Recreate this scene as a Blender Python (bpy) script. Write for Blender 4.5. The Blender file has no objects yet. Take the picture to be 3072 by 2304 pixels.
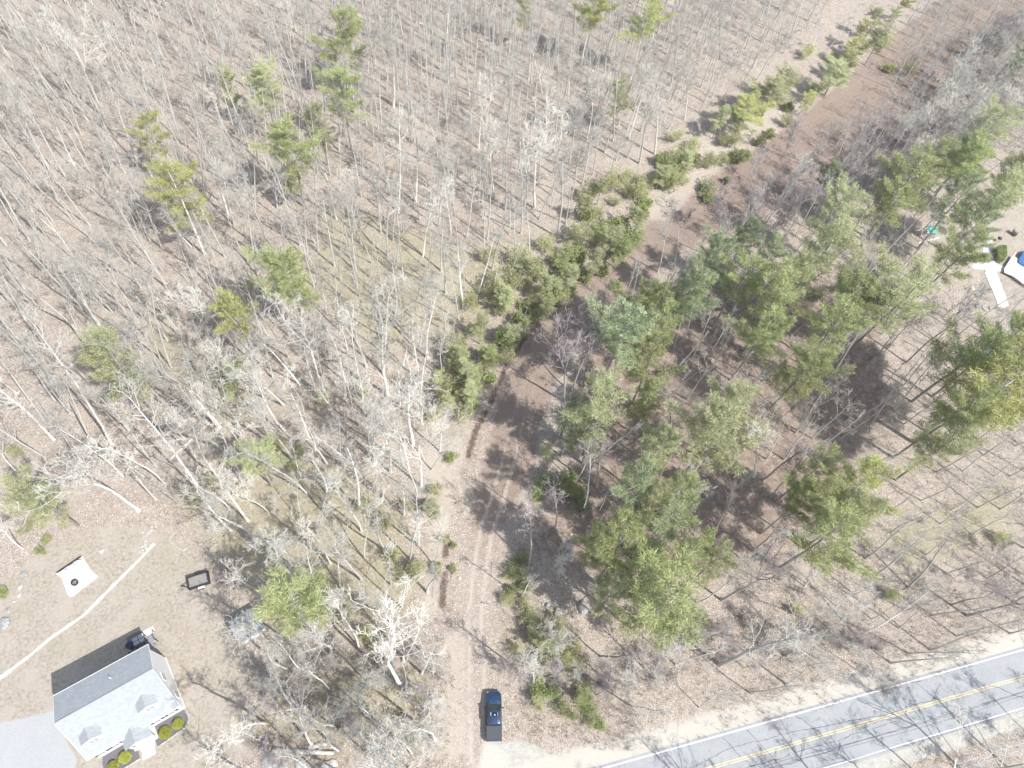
import bpy, math, random
import numpy as np
from mathutils import Matrix, Vector

# ------------------------------------------------------------------ camera, sky, sun, exposure
scene = bpy.context.scene
COL = scene.collection
F_PX, CX, CY, NX, NY, CAM_H = 2132.0, 1536.0, 1152.0, 1310.0, 2385.0, 100.0
_z = np.array([-(NX - CX), (NY - CY), F_PX]); _z /= np.linalg.norm(_z)
_x = np.array([1.0, 0, 0]) - _z[0] * _z; _x /= np.linalg.norm(_x)
_y = np.cross(_z, _x)
RCW = np.array([_x, _y, _z])                     # world = RCW @ camera
cam_d = bpy.data.cameras.new('camera'); cam = bpy.data.objects.new('camera', cam_d); COL.objects.link(cam)
cam_d.sensor_width = 36.0; cam_d.lens = F_PX / 3072 * 36.0
cam_d.clip_start = 1.0; cam_d.clip_end = 5000.0
mw = Matrix.Identity(4)
for i in range(3):
    for j in range(3):
        mw[i][j] = RCW[i, j]
mw[2][3] = CAM_H
cam.matrix_world = mw
scene.camera = cam

SUN_EL, SUN_DIR = 52.0, -37.5                    # shadows fall up-left; sun stands lower-right
sd = np.array([math.cos(math.radians(SUN_DIR)) * math.cos(math.radians(SUN_EL)),
               math.sin(math.radians(SUN_DIR)) * math.cos(math.radians(SUN_EL)), math.sin(math.radians(SUN_EL))])
world = bpy.data.worlds.new('World'); scene.world = world; world.use_nodes = True
wn = world.node_tree; wn.nodes.clear()
sky = wn.nodes.new('ShaderNodeTexSky'); sky.sky_type = 'NISHITA'; sky.sun_disc = False
sky.sun_elevation = math.radians(SUN_EL); sky.sun_rotation = math.atan2(sd[0], sd[1])
bg = wn.nodes.new('ShaderNodeBackground'); bg.inputs[1].default_value = 0.15
wo = wn.nodes.new('ShaderNodeOutputWorld')
hz = wn.nodes.new('ShaderNodeHueSaturation'); hz.inputs['Saturation'].default_value = .72      # milky spring sky
wn.links.new(sky.outputs[0], hz.inputs['Color']); wn.links.new(hz.outputs[0], bg.inputs[0]); wn.links.new(bg.outputs[0], wo.inputs[0])
sl = bpy.data.lights.new('sun', 'SUN'); sl.energy = 4.0; sl.angle = math.radians(0.55); sl.color = (1.0, 0.97, 0.93)
so = bpy.data.objects.new('sun', sl); COL.objects.link(so)
so.rotation_euler = Vector(sd).to_track_quat('Z', 'Y').to_euler(); so.location = (60, -50, 120)
scene.view_settings.view_transform = 'Standard'; scene.view_settings.look = 'None'
scene.view_settings.exposure = 0.82; scene.view_settings.gamma = 1.0
scene.cycles.max_bounces = 6; scene.cycles.transparent_max_bounces = 4

rng = np.random.default_rng(7); random.seed(7)
VEIL_DENSITY = .00016

def ray(px, py):
    return RCW @ np.array([px - CX, -(py - CY), -F_PX])
def G(px, py, z=0.0):
    d = ray(px, py); t = (CAM_H - z) / -d[2]
    return np.array([d[0] * t, d[1] * t, z])
def PX(p):
    c = RCW.T @ (np.array(p, float) - np.array([0, 0, CAM_H]))
    return CX - F_PX * c[0] / c[2], CY + F_PX * c[1] / c[2]
K = 3072 / 2212.0                                 # overview view -> photo px
def OV(x, y): return (x * K, y * K)
def TL(i, j, x, y): return (1024 * i + x * 0.46293, 768 * j + y * 0.46293)

# ------------------------------------------------------------------ tagging helpers
def tag(o, label=None, cat=None, group=None, kind=None):
    if label: o['label'] = label
    if cat: o['category'] = cat
    if group: o['group'] = group
    if kind: o['kind'] = kind
    return o
def empty(name, loc=(0, 0, 0), rz=0.0):
    o = bpy.data.objects.new(name, None); COL.objects.link(o)
    o.location = loc; o.rotation_euler = (0, 0, rz); o.empty_display_size = 0.3
    return o
def npmesh(name, V, Fa, mats, smooth=False, mi=None):
    V = np.ascontiguousarray(V, dtype=np.float32); Fa = np.ascontiguousarray(Fa, dtype=np.int32)
    me = bpy.data.meshes.new(name); M, k = Fa.shape
    me.vertices.add(len(V)); me.vertices.foreach_set('co', V.ravel())
    me.loops.add(M * k); me.loops.foreach_set('vertex_index', Fa.ravel())
    me.polygons.add(M); me.polygons.foreach_set('loop_start', np.arange(0, M * k, k, dtype=np.int32))
    for m in (mats if isinstance(mats, (list, tuple)) else [mats]): me.materials.append(m)
    if mi is not None: me.polygons.foreach_set('material_index', np.asarray(mi, dtype=np.int32))
    me.polygons.foreach_set('use_smooth', np.full(M, smooth, dtype=bool))
    me.update(calc_edges=True)
    return me
def link(name, me, parent=None):
    o = bpy.data.objects.new(name, me); COL.objects.link(o)
    if parent: o.parent = parent
    return o

class MB:
    """collects boxes, prisms and tubes into one mesh"""
    def __init__(s): s.v = []; s.f = []; s.m = []; s.cm = 0
    def add(s, vs, fs):
        n = len(s.v); s.v += [tuple(map(float, q)) for q in vs]
        for f in fs: s.f.append([n + i for i in f]); s.m.append(s.cm)
        return s
    def box(s, x0, x1, y0, y1, z0, z1):
        return s.add([(x0,y0,z0),(x1,y0,z0),(x1,y1,z0),(x0,y1,z0),(x0,y0,z1),(x1,y0,z1),(x1,y1,z1),(x0,y1,z1)],
                     [(0,3,2,1),(4,5,6,7),(0,1,5,4),(1,2,6,5),(2,3,7,6),(3,0,4,7)])
    def prism(s, pts, z0, z1):
        n = len(pts)
        a = sum(pts[i][0]*pts[(i+1)%n][1]-pts[(i+1)%n][0]*pts[i][1] for i in range(n))
        if a < 0: pts = pts[::-1]
        vs = [(p[0],p[1],z0) for p in pts] + [(p[0],p[1],z1) for p in pts]
        return s.add(vs, [tuple(range(n-1,-1,-1)), tuple(range(n,2*n))] + [(i,(i+1)%n,n+(i+1)%n,n+i) for i in range(n)])
    def slab(s, quad, t):
        """a flat sheet of 3 or 4 points thickened downward by t"""
        n = len(quad); q = [Vector(p) for p in quad]
        nn = (q[1]-q[0]).cross(q[2]-q[0]).normalized()
        if nn.z < 0: q = q[::-1]; nn = -nn
        vs = [tuple(p) for p in q] + [tuple(p - nn*t) for p in q]
        return s.add(vs, [tuple(range(n)), tuple(range(2*n-1,n-1,-1))] + [(i,n+i,n+(i+1)%n,(i+1)%n) for i in range(n)])
    def tube(s, pts, rad, k=8, caps=True):
        pts = [Vector(p) for p in pts]
        if not isinstance(rad, (list, tuple)): rad = [rad]*len(pts)
        vs = []; ref = Vector((0.13,0.21,0.97))
        for i, p in enumerate(pts):
            t = (pts[min(i+1,len(pts)-1)] - pts[max(i-1,0)]).normalized()
            r = ref if abs(t.dot(ref)) < .9 else Vector((1,0.1,0))
            u = t.cross(r).normalized(); w = t.cross(u)
            for j in range(k):
                a = 2*math.pi*j/k; vs.append(tuple(p + (u*math.cos(a)+w*math.sin(a))*rad[i]))
        fs = [(i*k+j, i*k+(j+1)%k, (i+1)*k+(j+1)%k, (i+1)*k+j) for i in range(len(pts)-1) for j in range(k)]
        if caps: fs += [tuple(range(k-1,-1,-1)), tuple(range((len(pts)-1)*k, len(pts)*k))]
        return s.add(vs, fs)
    def mesh(s, name, mats, smooth=False):
        me = bpy.data.meshes.new(name); me.from_pydata(s.v, [], s.f)
        for m in (mats if isinstance(mats, (list, tuple)) else [mats]): me.materials.append(m)
        for p, i in zip(me.polygons, s.m): p.material_index = i; p.use_smooth = smooth
        me.update(); return me
    def build(s, name, mats, parent=None, smooth=False, bevel=0.0):
        o = link(name, s.mesh(name, mats, smooth), parent)
        if bevel:
            b = o.modifiers.new('bevel', 'BEVEL'); b.width = bevel; b.segments = 2; b.limit_method = 'ANGLE'
        return o

# ------------------------------------------------------------------ materials
class NT:
    def __init__(s, name):
        s.m = bpy.data.materials.new(name); s.m.use_nodes = True; s.t = s.m.node_tree; s.t.nodes.clear()
        s.o = s.t.nodes.new('ShaderNodeOutputMaterial'); s.p = s.t.nodes.new('ShaderNodeBsdfPrincipled')
        s.t.links.new(s.p.outputs[0], s.o.inputs[0]); s.p.inputs['Roughness'].default_value = .85
        s.p.inputs['Specular IOR Level'].default_value = .25
        s._pos = None
    def n(s, t, **kw):
        q = s.t.nodes.new(t)
        for k, v in kw.items(): setattr(q, k, v)
        return q
    def lk(s, a, b): s.t.links.new(a, b)
    def pos(s):
        if s._pos is None: s._pos = s.n('ShaderNodeNewGeometry').outputs['Position']
        return s._pos
    def obj(s): return s.n('ShaderNodeTexCoord').outputs['Object']
    def noise(s, scale, detail=3, rough=.6, vec=None, dist=0):
        q = s.n('ShaderNodeTexNoise'); q.inputs['Scale'].default_value = scale; q.inputs['Detail'].default_value = detail
        q.inputs['Roughness'].default_value = rough; q.inputs['Distortion'].default_value = dist
        s.lk(vec if vec is not None else s.pos(), q.inputs['Vector']); return q.outputs[0]
    def ramp(s, fac, stops, interp='LINEAR'):
        q = s.n('ShaderNodeValToRGB'); q.color_ramp.interpolation = interp
        el = q.color_ramp.elements
        while len(el) < len(stops): el.new(.5)
        for e, (p, c) in zip(el, stops):
            e.position = p; e.color = (c if isinstance(c, tuple) else (c, c, c)) + (1,)
        s.lk(fac, q.inputs[0]); return q.outputs[0]
    def mix(s, fac, a, b, mode='MIX'):
        q = s.n('ShaderNodeMix', data_type='RGBA', blend_type=mode)
        for v, i in ((fac, 0), (a, 6), (b, 7)):
            if hasattr(v, 'links'): s.lk(v, q.inputs[i])
            else: q.inputs[i].default_value = v if i == 0 else tuple(v) + (1,)
        return q.outputs[2]
    def math(s, op, a, b=0.0, c=None, clamp=False):
        q = s.n('ShaderNodeMath', operation=op, use_clamp=clamp)
        for i, v in enumerate((a, b) if c is None else (a, b, c)):
            if hasattr(v, 'links'): s.lk(v, q.inputs[i])
            else: q.inputs[i].default_value = v
        return q.outputs[0]
    def attr(s, name): return s.n('ShaderNodeAttribute', attribute_name=name).outputs['Fac']
    def bump(s, h, strength=.4, dist=.05):
        q = s.n('ShaderNodeBump'); q.inputs['Strength'].default_value = strength; q.inputs['Distance'].default_value = dist
        s.lk(h, q.inputs['Height']); s.lk(q.outputs[0], s.p.inputs['Normal'])
    def col(s, c):
        if hasattr(c, 'links'): s.lk(c, s.p.inputs['Base Color'])
        else: s.p.inputs['Base Color'].default_value = tuple(c) + (1,)
        return s
def plain(name, c, rough=.7, metal=0, var=.12, scale=6, spec=.3, coat=0):
    t = NT(name); a = tuple(x*(1-var) for x in c); b = tuple(min(1, x*(1+var)) for x in c)
    t.col(t.mix(t.noise(scale, 4, .6, t.obj()), a, b)); t.p.inputs['Roughness'].default_value = rough
    t.p.inputs['Metallic'].default_value = metal; t.p.inputs['Specular IOR Level'].default_value = spec
    t.p.inputs['Coat Weight'].default_value = coat
    return t.m

def ground_material():
    t = NT('leaf_litter_ground')
    fine = t.noise(10.5, 6, .8); mid = t.noise(1.1, 4, .6); big = t.noise(.16, 3, .55); tiny = t.noise(22, 2, .6)
    vo = t.n('ShaderNodeTexVoronoi'); vo.inputs['Scale'].default_value = 10.5; t.lk(t.pos(), vo.inputs['Vector'])
    leafc = t.n('ShaderNodeSeparateColor'); t.lk(vo.outputs['Color'], leafc.inputs[0])
    litter = t.ramp(fine, [(.36, (.07,.055,.043)), (.45, (.23,.19,.152)), (.53, (.41,.355,.30)), (.64, (.60,.54,.47))])
    litter = t.mix(t.math('MULTIPLY', leafc.outputs[0], .35), litter, (.35,.29,.23), 'MIX')
    litter = t.mix(t.ramp(leafc.outputs[1], [(.86, 0.0), (.92, .8)]), litter, (.66,.61,.54))
    litter = t.mix(t.ramp(leafc.outputs[2], [(.82, 0.0), (.90, .75)]), litter, (.12,.08,.058))
    litter = t.mix(t.ramp(mid, [(.45, 0.0), (.68, .42)]), litter, (.21,.175,.14))
    litter = t.mix(t.ramp(t.noise(.45, 5, .65, dist=.8), [(.5, 0.0), (.66, .45)]), litter, (.43,.375,.32))
    litter = t.mix(t.ramp(big, [(.5, 0.0), (.66, .35)]), litter, (.36,.31,.26))
    edge = t.math('SUBTRACT', t.noise(.9, 5, .7), .5); edge2 = t.math('MULTIPLY', edge, 1.3)
    def mask(a, k=1.0):
        v = t.math('ADD', t.attr(a), t.math('MULTIPLY', edge2, k))
        return t.ramp(v, [(.32, 0.0), (.68, 1.0)])
    # mossy olive floor
    olive = t.ramp(fine, [(.3, (.12,.11,.06)), (.5, (.30,.28,.16)), (.7, (.48,.44,.30))])
    c = t.mix(t.math('MULTIPLY', mask('m_olive'), .75), litter, olive)
    # rusty needles and wet leaves
    rust = t.ramp(fine, [(.3, (.07,.045,.034)), (.5, (.19,.13,.10)), (.7, (.33,.25,.20))])
    c = t.mix(t.math('MULTIPLY', mask('m_rust'), .8), c, rust)
    # worn lane
    lane = t.ramp(fine, [(.3, (.14,.11,.09)), (.48, (.31,.255,.215)), (.7, (.48,.42,.37))])
    lane = t.mix(t.ramp(leafc.outputs[1], [(.82, 0.0), (.9, .8)]), lane, (.60,.55,.49))
    c = t.mix(t.math('MULTIPLY', mask('m_lane', .6), .7), c, lane)
    brown = t.ramp(fine, [(.34, (.07,.045,.034)), (.48, (.20,.142,.108)), (.64, (.37,.285,.225))])
    brown = t.mix(t.ramp(t.noise(1.6, 5, .7, dist=1.0), [(.42, 0.0), (.62, .5)]), brown, (.13,.09,.07))
    c = t.mix(t.math('MULTIPLY', mask('m_brown', 1.0), .62), c, brown)
    c = t.mix(t.math('MULTIPLY', mask('m_track', .7), .6), c, (.46,.41,.35))
    pale = t.ramp(fine, [(.3, (.30,.26,.215)), (.5, (.44,.39,.33)), (.7, (.58,.52,.45))])
    c = t.mix(t.math('MULTIPLY', mask('m_pale', 1.1), .55), c, pale)
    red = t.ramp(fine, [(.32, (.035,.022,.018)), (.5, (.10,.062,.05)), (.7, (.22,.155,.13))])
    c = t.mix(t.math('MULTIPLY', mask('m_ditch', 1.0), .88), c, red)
    # lawn: dormant turf
    lawn = t.ramp(t.noise(2.4, 6, .75), [(.3, (.20,.175,.14)), (.5, (.34,.30,.245)), (.72, (.46,.415,.355))])
    lawn = t.mix(t.ramp(t.noise(.35, 3, .6), [(.45, 0.0), (.62, .7)]), lawn, (.39,.345,.295))
    lawn = t.mix(t.ramp(t.noise(.22, 2, .5), [(.55, 0.0), (.7, .22)]), lawn, (.26,.25,.16))
    lawn = t.mix(.25, lawn, t.ramp(tiny, [(.35, .2), (.65, .75)]), 'SOFT_LIGHT')
    c = t.mix(mask('m_lawn', .5), c, lawn)
    # crushed stone
    grav = t.ramp(t.noise(9, 5, .8), [(.3, (.27,.265,.235)), (.5, (.43,.42,.375)), (.7, (.60,.59,.535))])
    grav = t.mix(t.ramp(t.noise(.9, 6, .75, dist=.7), [(.44, 0.0), (.62, .75)]), grav, (.34,.31,.265))
    grav = t.mix(t.ramp(t.noise(1.7, 5, .7), [(.55, 0.0), (.68, .6)]), grav, (.60,.59,.54))
    c = t.mix(mask('m_gravel', 1.15), c, grav)
    drv = t.ramp(t.noise(9, 5, .8), [(.32, (.24,.245,.245)), (.5, (.37,.378,.38)), (.68, (.50,.51,.505))])
    drv = t.mix(t.ramp(t.noise(.5, 4, .6), [(.45, 0.0), (.7, .4)]), drv, (.42,.42,.39))
    c = t.mix(mask('m_drive', .35), c, drv)
    sand = t.ramp(fine, [(.3, (.32,.295,.25)), (.5, (.47,.44,.38)), (.7, (.62,.585,.52))])
    c = t.mix(t.math('MULTIPLY', mask('m_sand', .8), .85), c, sand)
    t.col(c); t.p.inputs['Roughness'].default_value = .95; t.p.inputs['Specular IOR Level'].default_value = .08
    t.bump(fine, .8, .12)
    return t.m
M_GROUND = ground_material()

def bark_material(name, lo, hi, rough=.9, dark=(.10,.09,.08)):
    t = NT(name); ob = t.obj()
    oi = t.n('ShaderNodeObjectInfo').outputs['Random']
    base = t.mix(t.noise(5, 4, .7, ob), lo, hi)
    base = t.mix(t.ramp(t.noise(2.2, 3, .6, ob), [(.55, 0.0), (.72, .55)]), base, dark)
    q = t.n('ShaderNodeHueSaturation'); t.lk(base, q.inputs['Color'])
    t.lk(t.math('MULTIPLY_ADD', oi, .7, .62), q.inputs['Value'])
    t.col(q.outputs[0]); t.bump(t.noise(14, 3, .7, ob), .4, .03)
    return t.m
M_BARK = bark_material('pale_grey_bark', (.54,.525,.475), (.82,.80,.74), dark=(.36,.35,.30))
M_TWIG = bark_material('grey_twigs', (.42,.40,.35), (.70,.68,.62), dark=(.36,.345,.28))
M_DARKBARK = bark_material('dark_furrowed_bark', (.22,.20,.175), (.44,.41,.37), dark=(.10,.09,.08))
M_BIRCH = bark_material('white_birch_bark', (.60,.59,.55), (.78,.77,.73), dark=(.4,.38,.34))
M_PURPLE = bark_material('purplish_twigs', (.27,.23,.225), (.46,.41,.40), dark=(.19,.15,.15))

def leaf_material(name, lo, mid, hi, trans=.25, rough=.55):
    t = NT(name); gi = t.n('ShaderNodeNewGeometry').outputs['Random Per Island']
    oi = t.n('ShaderNodeObjectInfo').outputs['Random']
    c = t.ramp(gi, [(0, lo), (.5, mid), (1, hi)])
    c = t.mix(t.ramp(t.noise(.9, 3, .6), [(.38, 0.0), (.66, .55)]), c, hi)
    q = t.n('ShaderNodeHueSaturation'); t.lk(c, q.inputs['Color'])
    t.lk(t.math('MULTIPLY_ADD', oi, .35, .93), q.inputs['Value']); t.lk(t.math('MULTIPLY_ADD', oi, .016, .476), q.inputs['Hue'])
    t.col(q.outputs[0]); t.p.inputs['Roughness'].default_value = rough
    tr = t.n('ShaderNodeBsdfTranslucent'); t.lk(q.outputs[0], tr.inputs[0])
    mx = t.n('ShaderNodeMixShader'); mx.inputs[0].default_value = trans
    t.lk(t.p.outputs[0], mx.inputs[1]); t.lk(tr.outputs[0], mx.inputs[2]); t.lk(mx.outputs[0], t.o.inputs[0])
    return t.m
M_PINE = leaf_material('pine_needles', (.09,.13,.05), (.26,.31,.13), (.46,.50,.25), trans=.25)
M_PINE_Y = leaf_material('yellowish_pine_needles', (.13,.17,.05), (.34,.385,.135), (.55,.585,.26), trans=.25)
M_PINE_B = leaf_material('bluish_pine_needles', (.07,.11,.055), (.22,.28,.14), (.43,.49,.30), trans=.22)
M_PINE_P = leaf_material('pale_olive_needles', (.13,.165,.08), (.33,.37,.19), (.54,.57,.34), trans=.25)
M_LAUREL = leaf_material('laurel_leaves', (.12,.17,.06), (.26,.33,.13), (.44,.50,.25), trans=.35, rough=.55)
M_BUD = leaf_material('pale_green_buds', (.24,.27,.13), (.40,.43,.22), (.56,.58,.34), trans=.4)
M_BUSH = leaf_material('clipped_bush_leaves', (.16,.22,.03), (.30,.36,.06), (.46,.50,.12))

# ------------------------------------------------------------------ ground masks
def seg_dist(P, line):
    line = np.asarray(line, float); best = np.full(len(P), 1e9)
    for a, b in zip(line[:-1], line[1:]):
        ab = b - a; t = np.clip(((P - a) @ ab) / (ab @ ab), 0, 1)
        best = np.minimum(best, np.linalg.norm(P - (a + t[:, None] * ab), axis=1))
    return best
def inpoly(P, poly):
    poly = np.asarray(poly, float); r = np.zeros(len(P), bool); n = len(poly)
    for i in range(n):
        (x1, y1), (x2, y2) = poly[i], poly[(i + 1) % n]
        c = (y1 > P[:, 1]) != (y2 > P[:, 1])
        with np.errstate(divide='ignore', invalid='ignore'):
            xi = (x2 - x1) * (P[:, 1] - y1) / (y2 - y1) + x1
        r ^= c & (P[:, 0] < xi)
    return r
def soft_poly(P, poly, w=1.0):
    d = seg_dist(P, list(poly) + [poly[0]]); ins = inpoly(P, poly)
    return np.clip(.5 + np.where(ins, d, -d) / (2 * w), 0, 1)
def soft_line(P, line, half, w=1.0):
    return np.clip(.5 + (half - seg_dist(P, line)) / (2 * w), 0, 1)
def W(pts, f=OV): return [tuple(G(*f(*p))[:2]) for p in pts]

LANE = W([(1035,1640),(1030,1540),(1030,1440),(1025,1340),(1035,1240),(1050,1150),(1080,1060),(1100,990),(1120,900),(1155,800),(1210,720),(1290,640),(1370,575),(1450,500),(1560,430),(1650,370),(1760,300),(1870,210),(1960,130),(2050,60),(2130,0),(2200,-60)])
LANE_EDGE_L = W([(1010,1000),(1030,940),(1060,880),(1090,810),(1130,740),(1175,690),(1250,620)])
DITCHES = [W([(1012,985),(1030,925),(1050,890)]), W([(1060,870),(1090,800),(1130,735),(1180,680),(1200,655)]), W([(962,1200),(966,1160)]), W([(955,1310),(958,1270),(960,1240)])]
LAWN = W([(-400,1300),(-100,1260),(20,1245),(110,1180),(200,1140),(300,1140),(345,1145),(430,1190),(470,1260),(480,1330),(520,1420),(530,1500),(560,1560),(520,1640),(500,1800),(300,2000),(-400,2000)])
DRIVE = W([(-300,1585),(0,1563),(60,1550),(115,1535),(122,1565),(165,1640),(150,1700),(100,1900),(-300,1900)])
LOT = W([(2010,470),(2085,440),(2230,420),(2300,700),(2190,665),(2130,690),(2060,690),(2080,640),(2060,590),(1990,560)])
OLIVE = [W(p) for p in ([(330,1060),(560,1000),(760,960),(900,1100),(930,1380),(700,1400),(470,1260)], [(300,620),(520,780),(640,900),(480,960),(300,800)], [(700,420),(1050,520),(1180,480),(1060,700),(800,800),(640,600)], [(700,1400),(960,1430),(960,1659),(560,1659),(500,1500)], [(1050,1330),(1250,1330),(1270,1500),(1080,1480)], [(1850,1130),(2212,1010),(2212,1180),(1950,1260)])]
RUST = [W(p) for p in ([(1230,700),(1500,560),(1900,600),(1950,900),(1700,1250),(1350,1300),(1090,1200),(1230,950)], [(1480,380),(2150,20),(2212,200),(1850,400),(1500,560),(1330,600)])]
PALE = [W(p) for p in ([(1370,470),(1400,400),(1450,330),(1560,280),(1690,200),(1760,170),(1720,260),(1620,330),(1530,385),(1440,480)], [(1120,640),(1165,600),(1200,640),(1150,690)], [(900,980),(1010,930),(990,1050),(960,1180),(950,1330),(915,1320),(925,1150)], [(930,1430),(1000,1340),(1010,1640),(940,1640)])]
NLINE = W([(2048-300,2325),(1825,2300),(2048,2235),(2372,2147),(2719,2050),(3072,1948)], lambda x, y: (x, y))
nl = np.array(NLINE); qf = np.polyfit(nl[:, 0], nl[:, 1], 2)
def road_c(off, x0=-30, x1=130, step=2.0):
    """a line parallel to the northern edge line, off metres south of it"""
    xs = np.arange(x0, x1 + .1, step); out = []
    for x in xs:
        x_ = min(max(x, 5), 105); s = 2*qf[0]*x_ + qf[1]; y = np.polyval(qf, x_) + (x - x_)*s
        n = np.array([s, -1]) / math.hypot(s, 1); out.append(np.array([x, y]) + n*off)
    return np.array(out)
APRON = W([(1035,1640),(1060,1608),(1110,1598),(1160,1612),(1210,1640),(1330,1632),(1320,1700),(1025,1700)])
SHOULDER = road_c(-.7)
EXTRA_SAND = [W([(1040,1660),(1040,1610),(1060,1595),(1100,1640),(1080,1700)])]

def masks(P):
    m = {}
    far = LANE; dl = seg_dist(P, LANE)
    y = P[:, 1]; half = np.interp(y, [0, 18, 30, 45, 80, 120, 190], [1.5, 1.8, 3.0, 3.9, 4.0, 6.0, 8.5])
    m['m_lane'] = np.clip(.5 + (half - dl) / 2.4, 0, 1)
    m['m_track'] = np.clip(1 - np.abs(dl - .88) / .6, 0, 1) * np.clip((72 - y) / 35, 0, .9)
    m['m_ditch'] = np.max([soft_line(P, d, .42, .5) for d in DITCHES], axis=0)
    m['m_lawn'] = np.maximum(soft_poly(P, LAWN, 1.2), soft_poly(P, LOT, 1.6))
    m['m_gravel'] = np.max([soft_poly(P, APRON, .6), soft_poly(P, DRIVE, .5), soft_line(P, SHOULDER, 1.55, .7), soft_line(P, road_c(8.0), .9, .5)], axis=0)
    m['m_brown'] = m['m_lane']*np.clip((y - 20)/22, .12, 1)*.9
    m['m_pale'] = np.max([soft_poly(P, e, 1.5) for e in PALE], axis=0)
    m['m_drive'] = soft_poly(P, DRIVE, .5)
    m['m_sand'] = np.max([soft_poly(P, e, .8) for e in EXTRA_SAND] + [soft_line(P, SHOULDER, 2.3, .9)*.9], axis=0)
    m['m_olive'] = np.max([soft_poly(P, e, 4) for e in OLIVE], axis=0) * .55
    m['m_rust'] = np.max([soft_poly(P, e, 4) for e in RUST], axis=0) * .58
    return m
def axis(a, b, s):
    mid = np.arange(a, b + s/2, s)
    return np.concatenate([[a-1800, a-600, a-200, a-60, a-15], mid, [b+15, b+60, b+200, b+600, b+1800]])
def add_masks(me, P):
    for k, v in masks(P).items():
        at = me.attributes.new(k, 'FLOAT', 'POINT'); at.data.foreach_set('value', v.astype(np.float32))
GX, GY = axis(-112, 160, .5), axis(-14, 205, .5)
gx, gy = np.meshgrid(GX, GY); P2 = np.stack([gx.ravel(), gy.ravel()], 1); nx = len(GX); ny = len(GY)
ii, jj = np.meshgrid(np.arange(nx - 1), np.arange(ny - 1)); a0 = (jj * nx + ii).ravel()
GF = np.stack([a0, a0 + 1, a0 + nx + 1, a0 + nx], 1)
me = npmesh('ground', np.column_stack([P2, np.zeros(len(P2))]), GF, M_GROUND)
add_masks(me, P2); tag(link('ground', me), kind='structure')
CEN = P2[GF].mean(1)
MC = masks(CEN)
def sheet(name, sel, z):
    Fs = GF[sel]; u, inv = np.unique(Fs, return_inverse=True)
    me = npmesh(name, np.column_stack([P2[u], np.full(len(u), z)]), inv.reshape(-1, 4), M_GROUND)
    add_masks(me, P2[u]); return tag(link(name, me), kind='structure')
fine_cell = (CEN[:, 0] > -112) & (CEN[:, 0] < 160) & (CEN[:, 1] > -14) & (CEN[:, 1] < 205)
sheet('dirt_path', fine_cell & (MC['m_lane'] > .45) & (MC['m_gravel'] < .45), .004)
sheet('lawn', fine_cell & (soft_poly(CEN, LAWN, .5) > .5) & (MC['m_gravel'] < .45), .004)
sheet('gravel_driveway', fine_cell & (soft_poly(CEN, DRIVE, .5) > .5), .008)
sheet('gravel_apron', fine_cell & ((MC['m_gravel'] > .45) & (soft_poly(CEN, DRIVE, .5) <= .5)), .008)

# ------------------------------------------------------------------ road
def strip(line, half, z, jit=0):
    line = np.asarray(line); t = np.gradient(line, axis=0); t /= np.linalg.norm(t, axis=1)[:, None]
    n = np.stack([-t[:, 1], t[:, 0]], 1); h = half + (rng.normal(0, jit, len(line)) if jit else 0)
    h = np.broadcast_to(h, len(line))[:, None]
    V = np.concatenate([line + n*h, line - n*h]); N = len(line)
    Fa = np.array([[i, N + i, N + i + 1, i + 1] for i in range(N - 1)])
    return np.column_stack([V, np.full(2*N, z)]), Fa
def asphalt():
    t = NT('worn_asphalt')
    c = t.ramp(t.noise(12, 5, .8), [(.3, (.19,.197,.20)), (.5, (.28,.288,.292)), (.72, (.39,.395,.395))])
    c = t.mix(t.ramp(t.noise(.35, 4, .6), [(.4, 0.0), (.65, .55)]), c, (.34,.345,.345))
    c = t.mix(t.ramp(t.noise(.8, 5, .7, dist=1.5), [(.56, 0.0), (.68, .45)]), c, (.20,.208,.215))
    t.col(c); t.p.inputs['Roughness'].default_value = .9; t.p.inputs['Specular IOR Level'].default_value = .1; t.bump(t.noise(30, 2, .7), .3, .02); return t.m
M_ASPH = asphalt()
def paint_mat(name, c, wear):
    t = NT(name); t.col(t.mix(t.ramp(t.noise(3.5, 6, .8), [(.46, 0.0), (.66, wear)]), c, (.42,.42,.41))); return t.m
M_WHITE_L = paint_mat('worn_white_road_paint', (.72,.72,.70), .8)
M_YELLOW_L = paint_mat('worn_yellow_road_paint', (.62,.49,.24), .85)
V, Fa = strip(road_c(3.35), 3.75, .02)
tag(link('road', npmesh('road', V, Fa, M_ASPH)), kind='structure')
for nm, off, hw, mt, lb in (('edge_line', 0.0, .075, M_WHITE_L, 'white'), ('edge_line', 6.75, .06, M_WHITE_L, 'white'), ('centre_line', 3.08, .06, M_YELLOW_L, 'y'), ('centre_line', 3.34, .06, M_YELLOW_L, 'y')):
    V, Fa = strip(road_c(off), hw, .025)
    tag(link(nm, npmesh(nm, V, Fa, mt)), kind='structure')
M_TAR = plain('crack_tar', (.10,.105,.115), .8)
cr = []
def crack(x, o0, x2, o1, n=14, w=.04):
    pts = []; wx = wo = 0.0
    for k in range(n):
        u = k/(n-1); wx = .8*wx + random.gauss(0, .07); wo = .8*wo + random.gauss(0, .06); e_ = min(1, 4*u, 4*(1-u))
        xx = x + (x2-x)*u + wx*e_; oo = o0 + (o1-o0)*u + wo*e_
        base = np.interp(xx, RC0[:, 0], RC0[:, 1]); s = qf[1] + 2*qf[0]*min(max(xx,5),105); nn = np.array([s, -1])/math.hypot(s, 1)
        pts.append(np.array([xx, base]) + nn*oo)
    cr.append((np.array(pts), w))
RC0 = road_c(0, step=1.0)
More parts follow.
